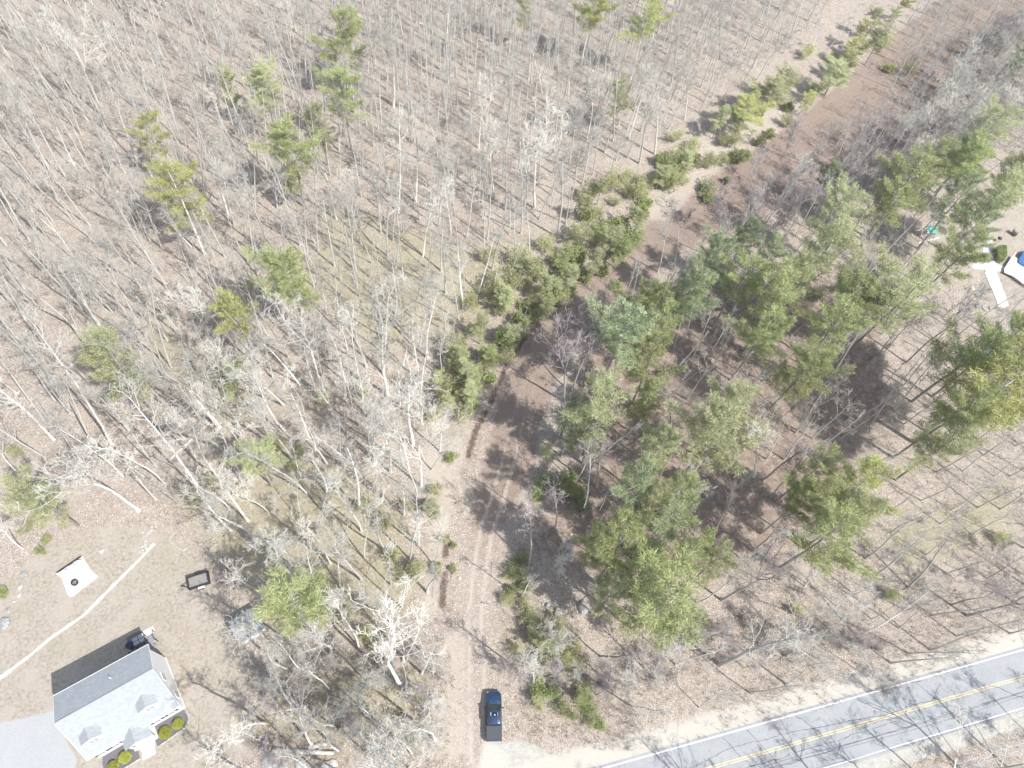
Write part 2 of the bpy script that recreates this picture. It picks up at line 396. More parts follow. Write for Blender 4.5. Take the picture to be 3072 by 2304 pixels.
for a in ((28.5,.2,31.5,6.7),(40,.2,43.5,6.6),(36.5,.3,38,3.0),(56,.3,60,3.2),(47,.2,49.5,3.2),(65,.2,69,6.5),(75,3,80,6.6),(20,.3,24,6.6)): crack(*a)
for a in ((29,2.9,37,1.7,30),(37,1.7,46,1.9,30),(46,1.9,56,2.7,30),(56,2.7,66,2.9,30),(66,2.9,68.5,1.2,10),(30,5.2,52,5.0,50),(52,5.0,80,4.9,60),(38,4.3,60,4.0,50)): crack(*a[:4], n=a[4], w=.028)
Vs = []; Fs = []; n0 = 0
for pts, w in cr:
    V, Fa = strip(pts, w, .0285, .010); Vs.append(V); Fs.append(Fa + n0); n0 += len(V)
tag(link('road_cracks', npmesh('road_cracks', np.concatenate(Vs), np.concatenate(Fs), M_TAR)), kind='structure')

# ------------------------------------------------------------------ tree generators
class TubeSet:
    def __init__(s): s.V = []; s.F = []; s.n = 0
    def tube(s, pts, rad, k):
        pts = np.asarray(pts, float); t = np.gradient(pts, axis=0); t /= np.linalg.norm(t, axis=1)[:, None] + 1e-9
        ref = np.array([.12, .2, .97]) if abs(t[0, 2]) < .85 else np.array([1, .1, 0.])
        u = np.cross(t, ref); u /= np.linalg.norm(u, axis=1)[:, None] + 1e-9; w = np.cross(t, u)
        a = 2*np.pi*np.arange(k)/k; rad = np.asarray(rad)[:, None, None]
        V = pts[:, None] + rad*(u[:, None]*np.cos(a)[None, :, None] + w[:, None]*np.sin(a)[None, :, None])
        N = len(pts); i, j = np.meshgrid(np.arange(N-1), np.arange(k), indexing='ij')
        b = i*k + j; c = i*k + (j+1) % k
        s.F.append(np.stack([b, c, c + k, b + k], -1).reshape(-1, 4) + s.n); s.V.append(V.reshape(-1, 3)); s.n += N*k
    def get(s): return np.concatenate(s.V), np.concatenate(s.F)
def unit(v): return v/(np.linalg.norm(v) + 1e-9)
def grow_path(r, start, d, length, n, wob, up):
    pts = [start]; d = unit(d)
    for k in range(n - 1):
        d = unit(d + r.normal(0, wob, 3) + np.array([0, 0, up])); pts.append(pts[-1] + d*length/(n - 1))
    return np.array(pts), d
def side_dir(r, d, ang):
    p = unit(np.cross(d, r.normal(0, 1, 3))); return unit(d*math.cos(ang) + p*math.sin(ang))
def bare_tree(seed, H=18.0, r0=.17, n1=13, spread=1.0, first=.42, fork=False, dens=1.0, lean=.02, levels=4, twigr=.0145):
    """one wandering trunk and four orders of branches; returns trunk and crown meshes"""
    r = np.random.default_rng(seed); T = TubeSet(); C = TubeSet()
    hh = H*(.55 if fork else .9); tp, td = grow_path(r, np.zeros(3), np.array([r.normal(0, lean), r.normal(0, lean), 1]), hh, 11, .035, .03)
    tr = np.interp(np.linspace(0, 1, 11), [0, .06, .5, 1], [r0*1.35, r0, r0*.72, r0*(.5 if fork else .22)])
    T.tube(tp, tr, 8); leaders = [(tp, tr, first/.9)] if not fork else []
    if fork:
        for q in range(2 + int(r.random() < .4)):
            d = side_dir(r, td, r.uniform(.25, .5)); lp, _ = grow_path(r, tp[-1], d, H*.42*r.uniform(.85, 1.1), 8, .10, .09)
            lr = np.linspace(r0*.42, .03, 8); C.tube(lp, lr, 5); leaders.append((lp, lr, .08))
        n1 = int(n1*.55)
    def br(start, d, L, rad, lev):
        n = (6, 5, 4, 3)[lev-1]; k = (5, 4, 3, 3)[lev-1]
        pts, _ = grow_path(r, start, d, L, n, (.20, .24, .25, .22)[lev-1], (.12, .08, .04, .02)[lev-1])
        C.tube(pts, np.linspace(rad*1.15, max(rad*.35, twigr*.7), n), k)
        if lev >= levels: return
        m = max(2, int((4.6, 4, 3)[lev-1]*dens*r.uniform(.7, 1.3)))
        for q in range(m):
            u = r.uniform(.25, 1.0); x = u*(n-1); i = min(int(x), n-2); p = pts[i] + (pts[i+1]-pts[i])*(x-i)
            dd = side_dir(r, unit(pts[i+1]-pts[i]), r.uniform(.45, .95)); dd[2] += .12
            br(p, dd, L*r.uniform(.38, .68)*(1.15 - .35*u), max(rad*(1 - .6*u)*.55, twigr), lev+1)
    for lp, lr, f0 in leaders:
        N = len(lp)
        for q in range(n1):
            u = f0 + (1-f0)*(q + r.random())/n1; x = min(u, .999)*(N-1); i = int(x); p = lp[i] + (lp[i+1]-lp[i])*(x-i)
            rr = np.interp(x, np.arange(N), lr); d = side_dir(r, unit(lp[i+1]-lp[i]), r.uniform(.5, 1.0))
            L = spread*r.choice([r.uniform(1.4, 2.6), r.uniform(3.2, 5.6)])*(1.12 - .55*u)
            br(p, d, L, max(rr*.5, .028), 1)
    return T.get(), C.get()

def tri_tufts(r, cen, dirs, k, ln, wd, scat, up=.25, rnd=.6):
    """k narrow leaf faces at every tuft centre"""
    N = len(cen)*k; c = np.repeat(cen, k, 0) + r.normal(0, scat, (N, 3)); d = np.repeat(dirs, k, 0)*.7 + r.normal(0, rnd, (N, 3)); d[:, 2] += up
    d /= np.linalg.norm(d, axis=1)[:, None] + 1e-9; s = np.cross(d, r.normal(0, 1, (N, 3))); s /= np.linalg.norm(s, axis=1)[:, None] + 1e-9
    L = (ln*r.uniform(.6, 1.3, N))[:, None]; w = wd*.5*r.uniform(.7, 1.3, N)[:, None]
    V = np.stack([c - s*w, c + s*w, c + d*L + s*w*.6, c + d*L - s*w*.6], 1).reshape(-1, 3)
    return V, np.arange(4*N).reshape(-1, 4)
def pine_tree(seed, H=20.0, R=3.6, crown0=.38, whorl=1.0, nb=5, r0=.2, drop=.22, k=14, ln=.38, wd=.042, flat=.5):
    r = np.random.default_rng(seed); T = TubeSet(); C = TubeSet(); cen = []; dr = []
    tp, _ = grow_path(r, np.zeros(3), np.array([0, 0, 1.]), H*.97, 12, .015, .05)
    T.tube(tp, np.linspace(r0, .035, 12), 8)
    def at(z):
        i = min(int(z/H*11/.97), 10); return tp[i] + (tp[i+1]-tp[i])*np.clip((z - tp[i][2])/(tp[i+1][2]-tp[i][2]+1e-6), 0, 1)
    for q in range(9):                                              # dead stubs below the crown
        z = r.uniform(.2, crown0)*H; p = at(z); a = r.uniform(0, 6.28)
        pts, _ = grow_path(r, p, np.array([math.cos(a), math.sin(a), .1]), r.uniform(.5, 1.8), 4, .15, -.02); T.tube(pts, np.linspace(.03, .008, 4), 3)
    z = crown0*H; a0 = r.uniform(0, 6.28); lob = r.uniform(0, 6.28)
    while z < H*.985:
        u = (z/H - crown0)/(1 - crown0); prof = np.interp(u, [0, .18, .45, .75, 1], [.62, .95, 1.0, .66, .14])
        n = nb if u < .85 else 4; a0 += r.uniform(.4, 1.2)
        for b in range(n):
            if r.random() < drop: continue
            a = a0 + 2*math.pi*b/n + r.normal(0, .22); L = R*prof*r.choice([r.uniform(.4, .75), r.uniform(.85, 1.45)], p=[.45, .55])*(1 + .28*math.sin(a*2 + lob))
            rise = np.interp(u, [0, 1], [.05, .75]) + r.normal(0, .08)
            pts, _ = grow_path(r, at(z), np.array([math.cos(a), math.sin(a), rise]), L, 6, .09, .05)
            C.tube(pts, np.linspace(.05, .012, 6), 3)
            nt = max(3, int(L/.32)); uu = np.linspace(.28, 1, nt)
            for w in uu:
                x = w*5; i = min(int(x), 4); p = pts[i] + (pts[i+1]-pts[i])*(x-i); t = unit(pts[i+1]-pts[i])
                cen.append(p + r.normal(0, .06, 3)); dr.append(t)
                sw = min(L, 3)*.22*(1.05 - abs(w - .6)*1.5); s = unit(np.cross(t, [0, 0, 1.]))
                for sg in (-1, 1):
                    for ff in (.5, 1.0):
                        if ff*sw < .2 or r.random() < .2: continue
                        cen.append(p + s*sg*sw*ff + t*sw*ff*.6 + np.array([0, 0, r.normal(.05, .09)])); dr.append(unit(t*.7 + s*sg*.8))
        z += whorl*r.uniform(.75, 1.3)*(1 if u < .8 else .6)
    cen.append(tp[-1]); dr.append(np.array([0, 0, 1.]))
    V, Fa = tri_tufts(r, np.array(cen), np.array(dr), k, ln, wd, .12)
    cv, cf = C.get()
    return T.get(), (np.concatenate([V, cv]), np.concatenate([Fa, cf + len(V)]), np.concatenate([np.zeros(len(Fa)), np.ones(len(cf))]))
def shrub(seed, R=1.4, H=1.6, stems=14, leaves=420, k=5, ln=.15, wd=.085, bare=False):
    r = np.random.default_rng(seed); C = TubeSet(); cen = []
    for q in range(stems):
        a = r.uniform(0, 6.28); f = r.uniform(.2, 1)
        pts, d = grow_path(r, np.array([r.normal(0, .12), r.normal(0, .12), 0]), np.array([math.cos(a)*f*R, math.sin(a)*f*R, H]), math.hypot(f*R, H)*r.uniform(.7, 1), 6, .14, .03)
        C.tube(pts, np.linspace(.025, .008, 6), 3)
        for w in range(6 if not bare else 10):
            i = r.integers(2, 5); p2, d2 = grow_path(r, pts[i], side_dir(r, unit(pts[i+1]-pts[i]), r.uniform(.4, .9)), R*r.uniform(.25, .55), 4, .2, .04)
            C.tube(p2, np.linspace(.012, .005, 4), 3)
            for e in range(max(1, leaves // (stems*6))): cen.append(p2[r.integers(1, 4)] + r.normal(0, .16*R/1.4, 3))
    cv, cf = C.get()
    if leaves == 0: return (cv, cf, np.ones(len(cf)))
    cen = np.array(cen); dirs = cen.copy(); dirs /= np.linalg.norm(dirs, axis=1)[:, None] + 1e-6
    V, Fa = tri_tufts(r, cen, dirs, k, ln, wd, .07, .3, .8)
    return (np.concatenate([V, cv]), np.concatenate([Fa, cf + len(V)]), np.concatenate([np.zeros(len(Fa)), np.ones(len(cf))]))

# ------------------------------------------------------------------ landmark-based labels
LM = [('the white house', OV(270,1480)), ('the black utility trailer', OV(432,1254)), ('the square white fire pit patio', OV(165,1240)),
      ('the parked blue pickup truck', OV(1066,1540)), ('the two grey boulders', OV(1232,1312)), ('the little shed by the lawn', OV(545,1350)),
      ('the turquoise slide', OV(2008,505)), ('the neighbour\'s forked white walkway', OV(2140,600)),
      ('the bright round pine at upper left', OV(385,415)), ('the dark green pine left of centre', OV(627,600)),
      ('the yellow pine left of centre', OV(500,670)), ('the greyish pine near the left edge', OV(250,780)),
      ('the tall pine by the top edge', OV(735,75)), ('the golden pine at the top edge', OV(1397,40)),
      ('the blue-green pine beside the lane', OV(1485,630)), ('the broad pale pine right of centre', OV(1545,930)),
      ('the biggest pine above the boulders', OV(1450,1280)), ('the spiky pine at lower right', OV(1800,1130)),
      ('the huge pine at the right edge', OV(2130,820)), ('the lawn\'s stone edging strip', OV(170,1335)), ('the bend in the lane', OV(1200,740)),
      ('the laurel thicket along the lane', OV(1320,510)), ('the gravel apron by the road', OV(1110,1625)), ('the yellow road lines', OV(1950,1540))]
ORD = ['nearest','second nearest','third nearest','fourth nearest','fifth nearest','sixth nearest','seventh nearest','eighth nearest','ninth nearest','tenth nearest','eleventh nearest','twelfth nearest','thirteenth nearest','fourteenth nearest','fifteenth nearest','sixteenth nearest','seventeenth nearest','eighteenth nearest','nineteenth nearest','twentieth nearest']
REG = []                                        # (object, photo px of base, noun phrase, kind)
def reg(o, px, noun, kind): REG.append((o, px, noun, kind))
def write_labels():
    b = {}
    for o, (x, y), noun, kind in REG:
        best = min(LM, key=lambda l: math.hypot(l[1][0]-x, l[1][1]-y)); dx, dy = x - best[1][0], y - best[1][1]
        dr = ('right of' if dx > 0 else 'left of') if abs(dx) > abs(dy) else ('below' if dy > 0 else 'above')
        b.setdefault((kind, best[0], dr), []).append((math.hypot(dx, dy), o, noun))
    for (kind, l, dr), lst in b.items():
        lst.sort(key=lambda e: e[0])
        for i, (d, o, noun) in enumerate(lst):
            o['label'] = '%s, %s %s %s' % (noun, ORD[i] if i < len(ORD) else 'farthest', dr, l) if len(lst) > 1 else '%s standing %s %s' % (noun, dr, l)

def place_tree(name, trunk_me, crown_me, base, h, h0, rz=0, top=None, sxy=1.0):
    o = empty(name, tuple(base)); s = h/h0
    q = Matrix.Rotation(rz, 4, 'Z')
    if top is not None:
        d = Vector(np.asarray(top) - np.asarray(base)).normalized(); q = d.to_track_quat('Z', 'Y').to_matrix().to_4x4() @ q
    o.matrix_world = Matrix.Translation(Vector(base)) @ q @ Matrix.Diagonal((s*sxy, s*sxy, s, 1))
    if trunk_me: link('trunk', trunk_me, o)
    c = link('crown', crown_me, o) if crown_me else None
    return o

def top_point(b, t):
    B = G(*b); d = ray(*t); a = d[:2]; s = (a @ B[:2])/(a @ a); return B, np.array([0, 0, CAM_H]) + d*s

# --- bare tree variants
BV = []
specs = [dict(H=18, r0=.15, n1=13), dict(H=18, r0=.19, fork=True, n1=15, spread=1.1), dict(H=18, r0=.12, n1=11, spread=.8, first=.55), dict(H=18, r0=.17, n1=15, spread=1.0, first=.5),
         dict(H=18, r0=.14, fork=True, n1=14, spread=.85), dict(H=18, r0=.11, n1=10, spread=.7, first=.6), dict(H=18, r0=.21, fork=True, n1=17, spread=1.35), dict(H=18, r0=.16, n1=14, spread=1.15, first=.4), dict(H=18, r0=.13, n1=12, spread=.75, first=.5), dict(H=18, r0=.10, n1=9, spread=.65, first=.45)]
for i, sp in enumerate(specs):
    (tv, tf), (cv, cf) = bare_tree(100 + i, **sp)
    d = {}
    for nm, mb, mt in (('pale', M_BARK, M_TWIG), ('dark', M_DARKBARK, M_PURPLE), ('birch', M_BIRCH, M_TWIG)):
        d[nm] = (npmesh('trunk', tv, tf, mb, True), npmesh('crown', cv, cf, mt, True))
    BV.append(d)
(tv, tf), (cv, cf) = bare_tree(140, H=10, r0=.06, n1=16, spread=.95, first=.25, dens=1.3)
THICK = {'pale': (npmesh('trunk', tv, tf, M_BARK, True), npmesh('crown', cv, cf, M_TWIG, True)), 'dark': (npmesh('trunk', tv, tf, M_DARKBARK, True), npmesh('crown', cv, cf, M_PURPLE, True))}
(tv, tf), (cv, cf) = bare_tree(141, H=10, r0=.055, n1=14, spread=.8, first=.2, dens=1.4)
THICK2 = {'pale': (npmesh('trunk', tv, tf, M_BARK, True), npmesh('crown', cv, cf, M_TWIG, True)), 'dark': (npmesh('trunk', tv, tf, M_DARKBARK, True), npmesh('crown', cv, cf, M_PURPLE, True))}

# traced trunks: tile, base, top, tone
TR = {
 (0,0): [(680,765,470,250),(470,670,250,270),(860,1360,770,1110),(1210,1010,1180,760),(1480,1400,1370,1000),(1770,1659,1600,1130),(1530,960,1390,600),(1380,420,1290,250),(470,1290,330,1050),(690,1340,490,1080),(420,1570,180,1340),(90,650,20,520),(670,740,540,440),(1550,1600,1440,1300),(800,640,640,440),(600,1250,470,1010),(300,560,120,270),(1000,420,930,200),(2180,1420,2080,1000),(1900,480,1850,100),(1990,530,1940,180),(1240,1600,1080,1350),(850,1659,700,1420),(430,1250,250,900)],
 (1,0): [(340,690,325,200),(690,540,680,30),(890,960,890,560),(370,1380,330,900),(480,1310,510,880),(625,1010,590,700),(990,1290,1000,850),(1250,1350,1280,800),(1400,1540,1450,1050),(1590,900,1690,480),(1720,1150,1790,850),(1930,1060,2010,650),(2030,1000,2100,500),(700,1560,740,1200),(210,950,190,600),(630,1470,660,1100),(1490,1290,1560,900),(1860,900,1940,520),(1180,1410,1230,1000),(1080,460,1090,130),(110,1350,60,1080),(810,1540,850,1200),(920,1659,930,1400),(1090,1520,1100,1200),(1220,1640,1200,1330),(1420,890,1460,620),(530,1659,560,1250),(300,1659,330,1250),(1300,600,1310,250),(1470,620,1490,250),(780,1000,800,760)],
 (2,0): [(10,410,100,60,'dark'),(170,250,190,0,'dark'),(240,390,330,20,'dark'),(510,220,545,40,'dark'),(810,370,920,150),(890,370,1110,120),(560,420,680,120),(10,780,150,400),(260,560,340,330),(480,520,640,200),(1720,640,1830,450),(1590,1600,1660,1400,'dark')],
 (0,1): [(350,1190,0,850),(900,1650,480,1260),(730,1220,170,640),(1420,1110,1100,700),(600,850,390,660),(650,450,400,100),(1740,520,1610,330),(2050,890,1950,560),(2120,920,1980,450),(1350,1600,850,1130),(1160,1390,1050,1200),(1890,1210,1740,1060),(1750,1190,1600,950),(2045,1270,2020,1060),(2120,380,2060,120),(1740,1659,1640,1450),(720,1340,500,1130),(100,1390,0,1300),(1060,380,940,170),(1310,370,1160,90),(590,160,460,20),(1250,600,1050,350),(1500,560,1290,220),(2210,750,2160,540),(270,480,60,230)],
 (1,1): [(300,900,210,400,'birch'),(560,660,550,250,'birch'),(400,710,430,440),(350,380,360,60),(390,430,410,120),(890,240,895,-60),(980,280,1020,50),(465,1230,455,760,'birch'),(130,640,60,350),(120,1100,20,820),(320,1400,290,1000),(220,1340,150,980),(130,1430,30,1130),(520,1490,490,1200),(40,610,0,420),(790,330,800,0),(760,320,760,100),(2120,1300,2140,850,'dark'),(2060,1440,2200,1200,'dark'),(1490,880,1500,560,'dark'),(1445,945,1450,600,'dark'),(1570,850,1590,500,'dark'),(1420,1180,1440,850,'dark'),(1570,1290,1610,960,'dark'),(1650,1500,1700,1180,'dark')],
 (2,1): [(340,780,390,520,'birch'),(460,1430,690,1000),(570,1560,760,1350,'dark'),(900,985,1080,760,'dark'),(1070,940,1160,740,'dark'),(1110,940,1230,780,'dark'),(1120,500,1190,380,'dark'),(1450,690,1850,330,'dark'),(1330,600,1560,340,'dark'),(1360,1640,1520,1480,'dark'),(520,1450,880,1230,'dark'),(1280,860,1370,760,'dark'),(80,1659,130,1450)],
 (2,2): [(240,990,1100,610),(250,570,640,430,'dark'),(1460,490,1850,200,'dark'),(1840,670,2300,560,'dark'),(1740,600,2050,520,'dark'),(1350,130,1560,0,'dark'),(470,240,640,40,'dark'),(260,350,360,220),(1970,430,2212,280,'dark'),(1760,1660,1700,1380,'birch'),(1870,1670,1930,1500,'birch'),(2060,1660,2010,1500,'birch')],
 (1,2): [(130,440,60,220),(390,1130,310,850,'birch'),(2010,1060,2090,830),(340,1480,190,1240)],
 (0,2): [(1720,1370,1540,1180),(1770,200,1600,20),(2020,250,1930,60),(1700,800,1560,660,'birch'),(150,240,-40,60)],
}
BARE_GROUP = 'leafless trees of the wood'
BLD = G(*OV(1235, 1312))[:2]; used = [BLD, BLD + [2.5, -1.5], BLD + [-2.5, -1.5], BLD + [0, -4.0]]; k_ = 0
for (i, j), lst in TR.items():
    for e in lst:
        b = TL(i, j, e[0], e[1]); t = TL(i, j, e[2], e[3]); tone = e[4] if len(e) > 4 else 'pale'
        B, T = top_point(b, t); h = T[2]*1.12; hc = min(max(h, 9), 25)
        d = unit(T - B); 
        if d[2] < .93: d = unit(np.array([d[0], d[1], abs(d[2])+.8]))
        v = BV[(6, 0, 3, 1, 7, 4, 8)[k_ % 7] if hc > 15 else (2, 5, 8, 9, 4)[k_ % 5]][tone]
        o = place_tree('bare_tree', v[0], v[1], B, hc, 18, rng.uniform(0, 6.28), B + d, 1.18)
        o['category'] = 'tree'; o['group'] = BARE_GROUP
        reg(o, b, {'pale': 'tall pale leafless tree' if hc > 17 else 'slim pale leafless tree', 'dark': 'dark trunked leafless tree', 'birch': 'white barked leafless tree'}[tone], 'bare')
        used.append(B[:2]); k_ += 1
print('traced trees', len(used))

# --- evergreen pines: overview x, y of the crown, radius in overview px, height, material key
PINES = [
 (735,75,44,20,'g'),(742,190,46,19,'g'),(487,180,26,13,'g'),(572,195,38,17,'p'),(628,310,52,20,'g'),(692,262,28,14,'p'),(320,285,30,16,'y'),(385,415,56,20,'y'),
 (627,600,57,21,'g'),(500,672,47,18,'y'),(250,775,56,20,'p'),(550,978,44,15,'p'),(80,1068,56,16,'p'),(1278,25,34,17,'y'),(1397,42,34,19,'y'),(1342,198,26,13,'y'),(1140,5,22,16,'g'),
 (640,1310,76,20,'g'),(630,400,22,9,'p'),
 (1675,190,38,10,'p'),(1622,228,38,9,'y'),(1812,150,34,9,'p'),(1745,212,22,6,'y'),(1900,85,22,9,'p'),(1895,35,20,8,'p'),(1850,100,22,7,'y'),(2210,120,20,14,'b'),
 (2150,260,46,17,'p'),(2085,345,48,19,'g'),(2150,425,56,20,'p'),(2080,425,34,19,'b'),(1970,395,58,20,'g'),(1820,440,50,19,'p'),(1790,375,24,12,'b'),(1610,515,34,17,'b'),(1780,540,54,20,'p'),
 (1608,590,46,18,'g'),(1690,640,56,19,'g'),(1485,632,54,21,'b'),(1345,712,72,21,'b'),(1415,770,46,17,'g'),(1310,880,60,22,'p'),(1240,905,46,15,'b'),(1398,868,34,15,'g'),
 (1550,930,78,22,'p'),(1880,600,66,20,'p'),(1945,640,58,19,'p'),(1795,715,56,19,'g'),(1725,810,56,18,'g'),(1372,1040,48,24,'b'),(1355,1165,58,24,'g'),(1450,1140,54,17,'b'),(1450,1290,94,22,'g'),
 (1740,1075,44,18,'g'),(1800,1150,70,20,'g'),(1870,1050,54,19,'y'),(2140,830,98,23,'y'),(2070,885,56,20,'g'),(2165,735,56,21,'g'),(2045,960,48,16,'p'),(2085,535,42,17,'g'),(2105,480,40,17,'b'),
 (1700,165,30,9,'p'),(1640,205,28,8,'p'),(1775,185,26,7,'p'),(1835,125,26,8,'g'),(1870,60,20,8,'y'),(1930,30,18,8,'p'),(1960,0,18,8,'y'),(1600,260,26,7,'p'),(1560,250,24,8,'p'),(1490,340,22,6,'p'),(1430,370,26,6.5,'p'),(1380,470,26,6,'p'),(1350,540,28,6.5,'g'),(1290,560,26,6,'p'),(1180,660,26,6,'g'),(1110,720,26,6,'p'),(1060,760,24,6,'g'),(1040,700,26,8,'p'),(990,760,24,7,'p'),(950,820,22,7,'p'),(1270,500,24,7,'p'),(1180,610,24,7,'p'),(1425,960,46,19,'p'),(1480,1075,42,17,'g'),(1290,1170,34,16,'g'),(1540,1215,38,16,'p'),(1400,1090,42,18,'p'),(1395,1230,54,18,'g'),(1330,1280,40,16,'p'),(1480,1190,44,17,'g'),(1440,700,44,18,'g'),(1550,560,38,17,'b'),(1650,720,48,17,'g'),(1740,600,48,18,'p'),(1830,660,48,18,'g'),(1760,1010,40,16,'g'),(1845,1110,52,18,'p'),(1590,880,50,20,'p'),(2100,760,60,19,'g'),(2190,850,60,20,'y'),(2010,340,44,17,'g'),(2190,380,40,18,'p'),(1390,650,44,18,'g'),
 (1005,795,32,8,'p'),(1022,845,28,7.5,'p'),(972,868,22,6,'p'),(1095,640,28,7,'p'),(1150,572,26,7,'p'),(1228,596,30,7,'p'),(1212,556,24,6.5,'g'),(1322,505,34,7,'p'),(1262,440,22,7,'p'),(1300,400,22,7,'p'),(938,1098,22,5,'p'),(1178,1385,26,5.5,'p'),(1262,1508,26,5.5,'g'),(1225,1055,22,5,'g'),(500,820,30,8,'p'),(2100,320,40,16,'b'),(1930,440,40,16,'g'),(1655,555,34,15,'b'),(1850,650,40,16,'b')]
PINES = PINES
PM = {'g': M_PINE, 'y': M_PINE_Y, 'b': M_PINE_B, 'p': M_PINE_P}
PN = {'g': 'green', 'y': 'yellow-green', 'b': 'bluish green', 'p': 'pale green'}
pine_geo = []
for i, sp in enumerate([dict(), dict(R=3.3, nb=6, drop=.3, whorl=.95), dict(R=3.9, crown0=.5, drop=.15, whorl=.85), dict(R=3.5, crown0=.42, nb=5, drop=.25), dict(R=3.7, crown0=.45, whorl=.9)]):
    pine_geo.append(pine_tree(300 + i, **sp))
PV = {}
def pine_mesh(i, key):
    if (i, key) not in PV:
        (tv, tf), (cv, cf, ci) = pine_geo[i]
        PV[i, key] = (npmesh('trunk', tv, tf, M_DARKBARK if key != 'y' else M_BARK, True), npmesh('crown', cv, cf, [PM[key], M_DARKBARK], False, ci))
    return PV[i, key]
PINE_POS = []
for n_, (x, y, rp, h, key) in enumerate(PINES):
    if x > 1180 and y > 480: h *= 1.13
    zc_ = h*.74; px = OV(x, y); C_ = G(*px, zc_); dpt = (np.array([0, 0, CAM_H]) - C_) @ RCW[:, 2]
    Rm = rp*K*dpt/F_PX*(.8 if h < 8.6 else 1.0); B = np.array([C_[0], C_[1], 0]); i = (n_*2 + 1) % 5
    t_, c_ = pine_mesh(i, key); base_R = (3.6, 3.3, 3.9, 3.5, 3.7)[i]
    o = place_tree('pine_tree', t_, c_, B, h, 20, rng.uniform(0, 6.28), None, (Rm/base_R)/(h/20)*1.08)
    o['category'] = 'pine tree'; o['group'] = 'pines standing in the woods'
    reg(o, px, '%s %s pine' % ('young' if h < 8.5 else 'small' if h < 14 else 'big' if rp > 65 else 'tall', PN[key]), 'pine')
    PINE_POS.append((B[0], B[1], Rm)); used.append(B[:2])

# --- fill the woods with more leafless trees
WOODL = W([(-150,-120),(1860,-120),(1780,40),(1640,170),(1380,330),(1250,480),(1080,620),(980,800),(955,1000),(945,1200),(930,1420),(960,1640),(930,1800),(560,1800),(580,1500),(580,1380),(540,1200),(420,1100),(250,1090),(120,1010),(-40,990),(-300,900)])
WOODR = W([(2000,-60),(2350,-60),(2350,420),(2200,410),(2000,460),(1980,560),(2060,700),(2210,720),(2350,700),(2350,1330),(1900,1460),(1500,1560),(1330,1560),(1120,1500),(1120,1250),(1250,1000),(1260,720),(1450,560),(1700,400),(1880,270)])
cand = rng.uniform([-110, 0], [160, 200], (16000, 2)); inL = inpoly(cand, WOODL); inR = inpoly(cand, WOODR)
keep = []; usedA = [np.array(u) for u in used]
for p, l, r_ in zip(cand, inL, inR):
    if not (l or r_): continue
    dmin = 3.25 if l else 4.5
    if len(usedA) and np.min(np.linalg.norm(np.array(usedA) - p, axis=1)) < dmin*rng.uniform(.55, 1.25): continue
    x, y = PX((p[0], p[1], 0))
    if r_ and x > 1950 and y > 1500 and rng.random() < .55: continue
    if not (-250 < x < 3300 and -60 < y < 2500): continue
    usedA.append(p); keep.append((p, l))
keep.sort(key=lambda e: e[0] @ e[0])
nt = len(used) - len(PINES) - 4; n_ind = 295 - nt
print('fill', len(keep), 'individual', n_ind)
stuff = keep[n_ind:]; 
for n_, (p, l) in enumerate(keep[:n_ind]):
    tone = 'pale' if l or rng.random() < .75 else 'dark'
    h = rng.uniform(13, 21) if l else rng.uniform(9, 18)
    v = BV[rng.choice([2, 5, 8, 9, 0, 3, 7] if l else [5, 9, 2, 8, 0, 4])][tone]
    o = place_tree('bare_tree', v[0], v[1], np.array([p[0], p[1], 0]), h, 18, rng.uniform(0, 6.28), np.array([p[0] + rng.normal(0, .075), p[1] + rng.normal(0, .075), 1]), 1.0)
    o['category'] = 'tree'; o['group'] = BARE_GROUP
    reg(o, PX((p[0], p[1], 0)), {'pale': 'thin pale leafless tree', 'dark': 'thin dark leafless tree'}[tone], 'bare')
Vs = []; Fs = []; Ms = []; n0 = 0
far_geo = [bare_tree(160 + i, H=18, r0=(.14, .11, .16, .12)[i], n1=(11, 9, 13, 10)[i], spread=(.9, .7, 1.0, .75)[i], first=.48, dens=.85) for i in range(4)]
for p, l in stuff:
    (tv, tf), (cv, cf) = far_geo[rng.integers(4)]; h = rng.uniform(13, 20)*(1 if l else .85); a = rng.uniform(0, 6.28)
    Rz = np.array([[math.cos(a), -math.sin(a), 0], [math.sin(a), math.cos(a), 0], [0, 0, 1]])
    for gi, (v, f) in enumerate(((tv, tf), (cv, cf))):
        vv = (v @ Rz.T)*(h/18) ; vv = vv + np.outer(vv[:, 2], [rng.normal(0, .03), rng.normal(0, .03), 0]) + [p[0], p[1], 0]
        Vs.append(vv); Fs.append(f + n0); Ms.append(np.full(len(f), gi)); n0 += len(vv)
o = link('distant_woods', npmesh('distant_woods', np.concatenate(Vs), np.concatenate(Fs), [M_BARK, M_TWIG], True, np.concatenate(Ms)))
tag(o, 'mass of far leafless trees filling the woods along the top', 'woods', kind='stuff')
print('stuff trees', len(stuff))

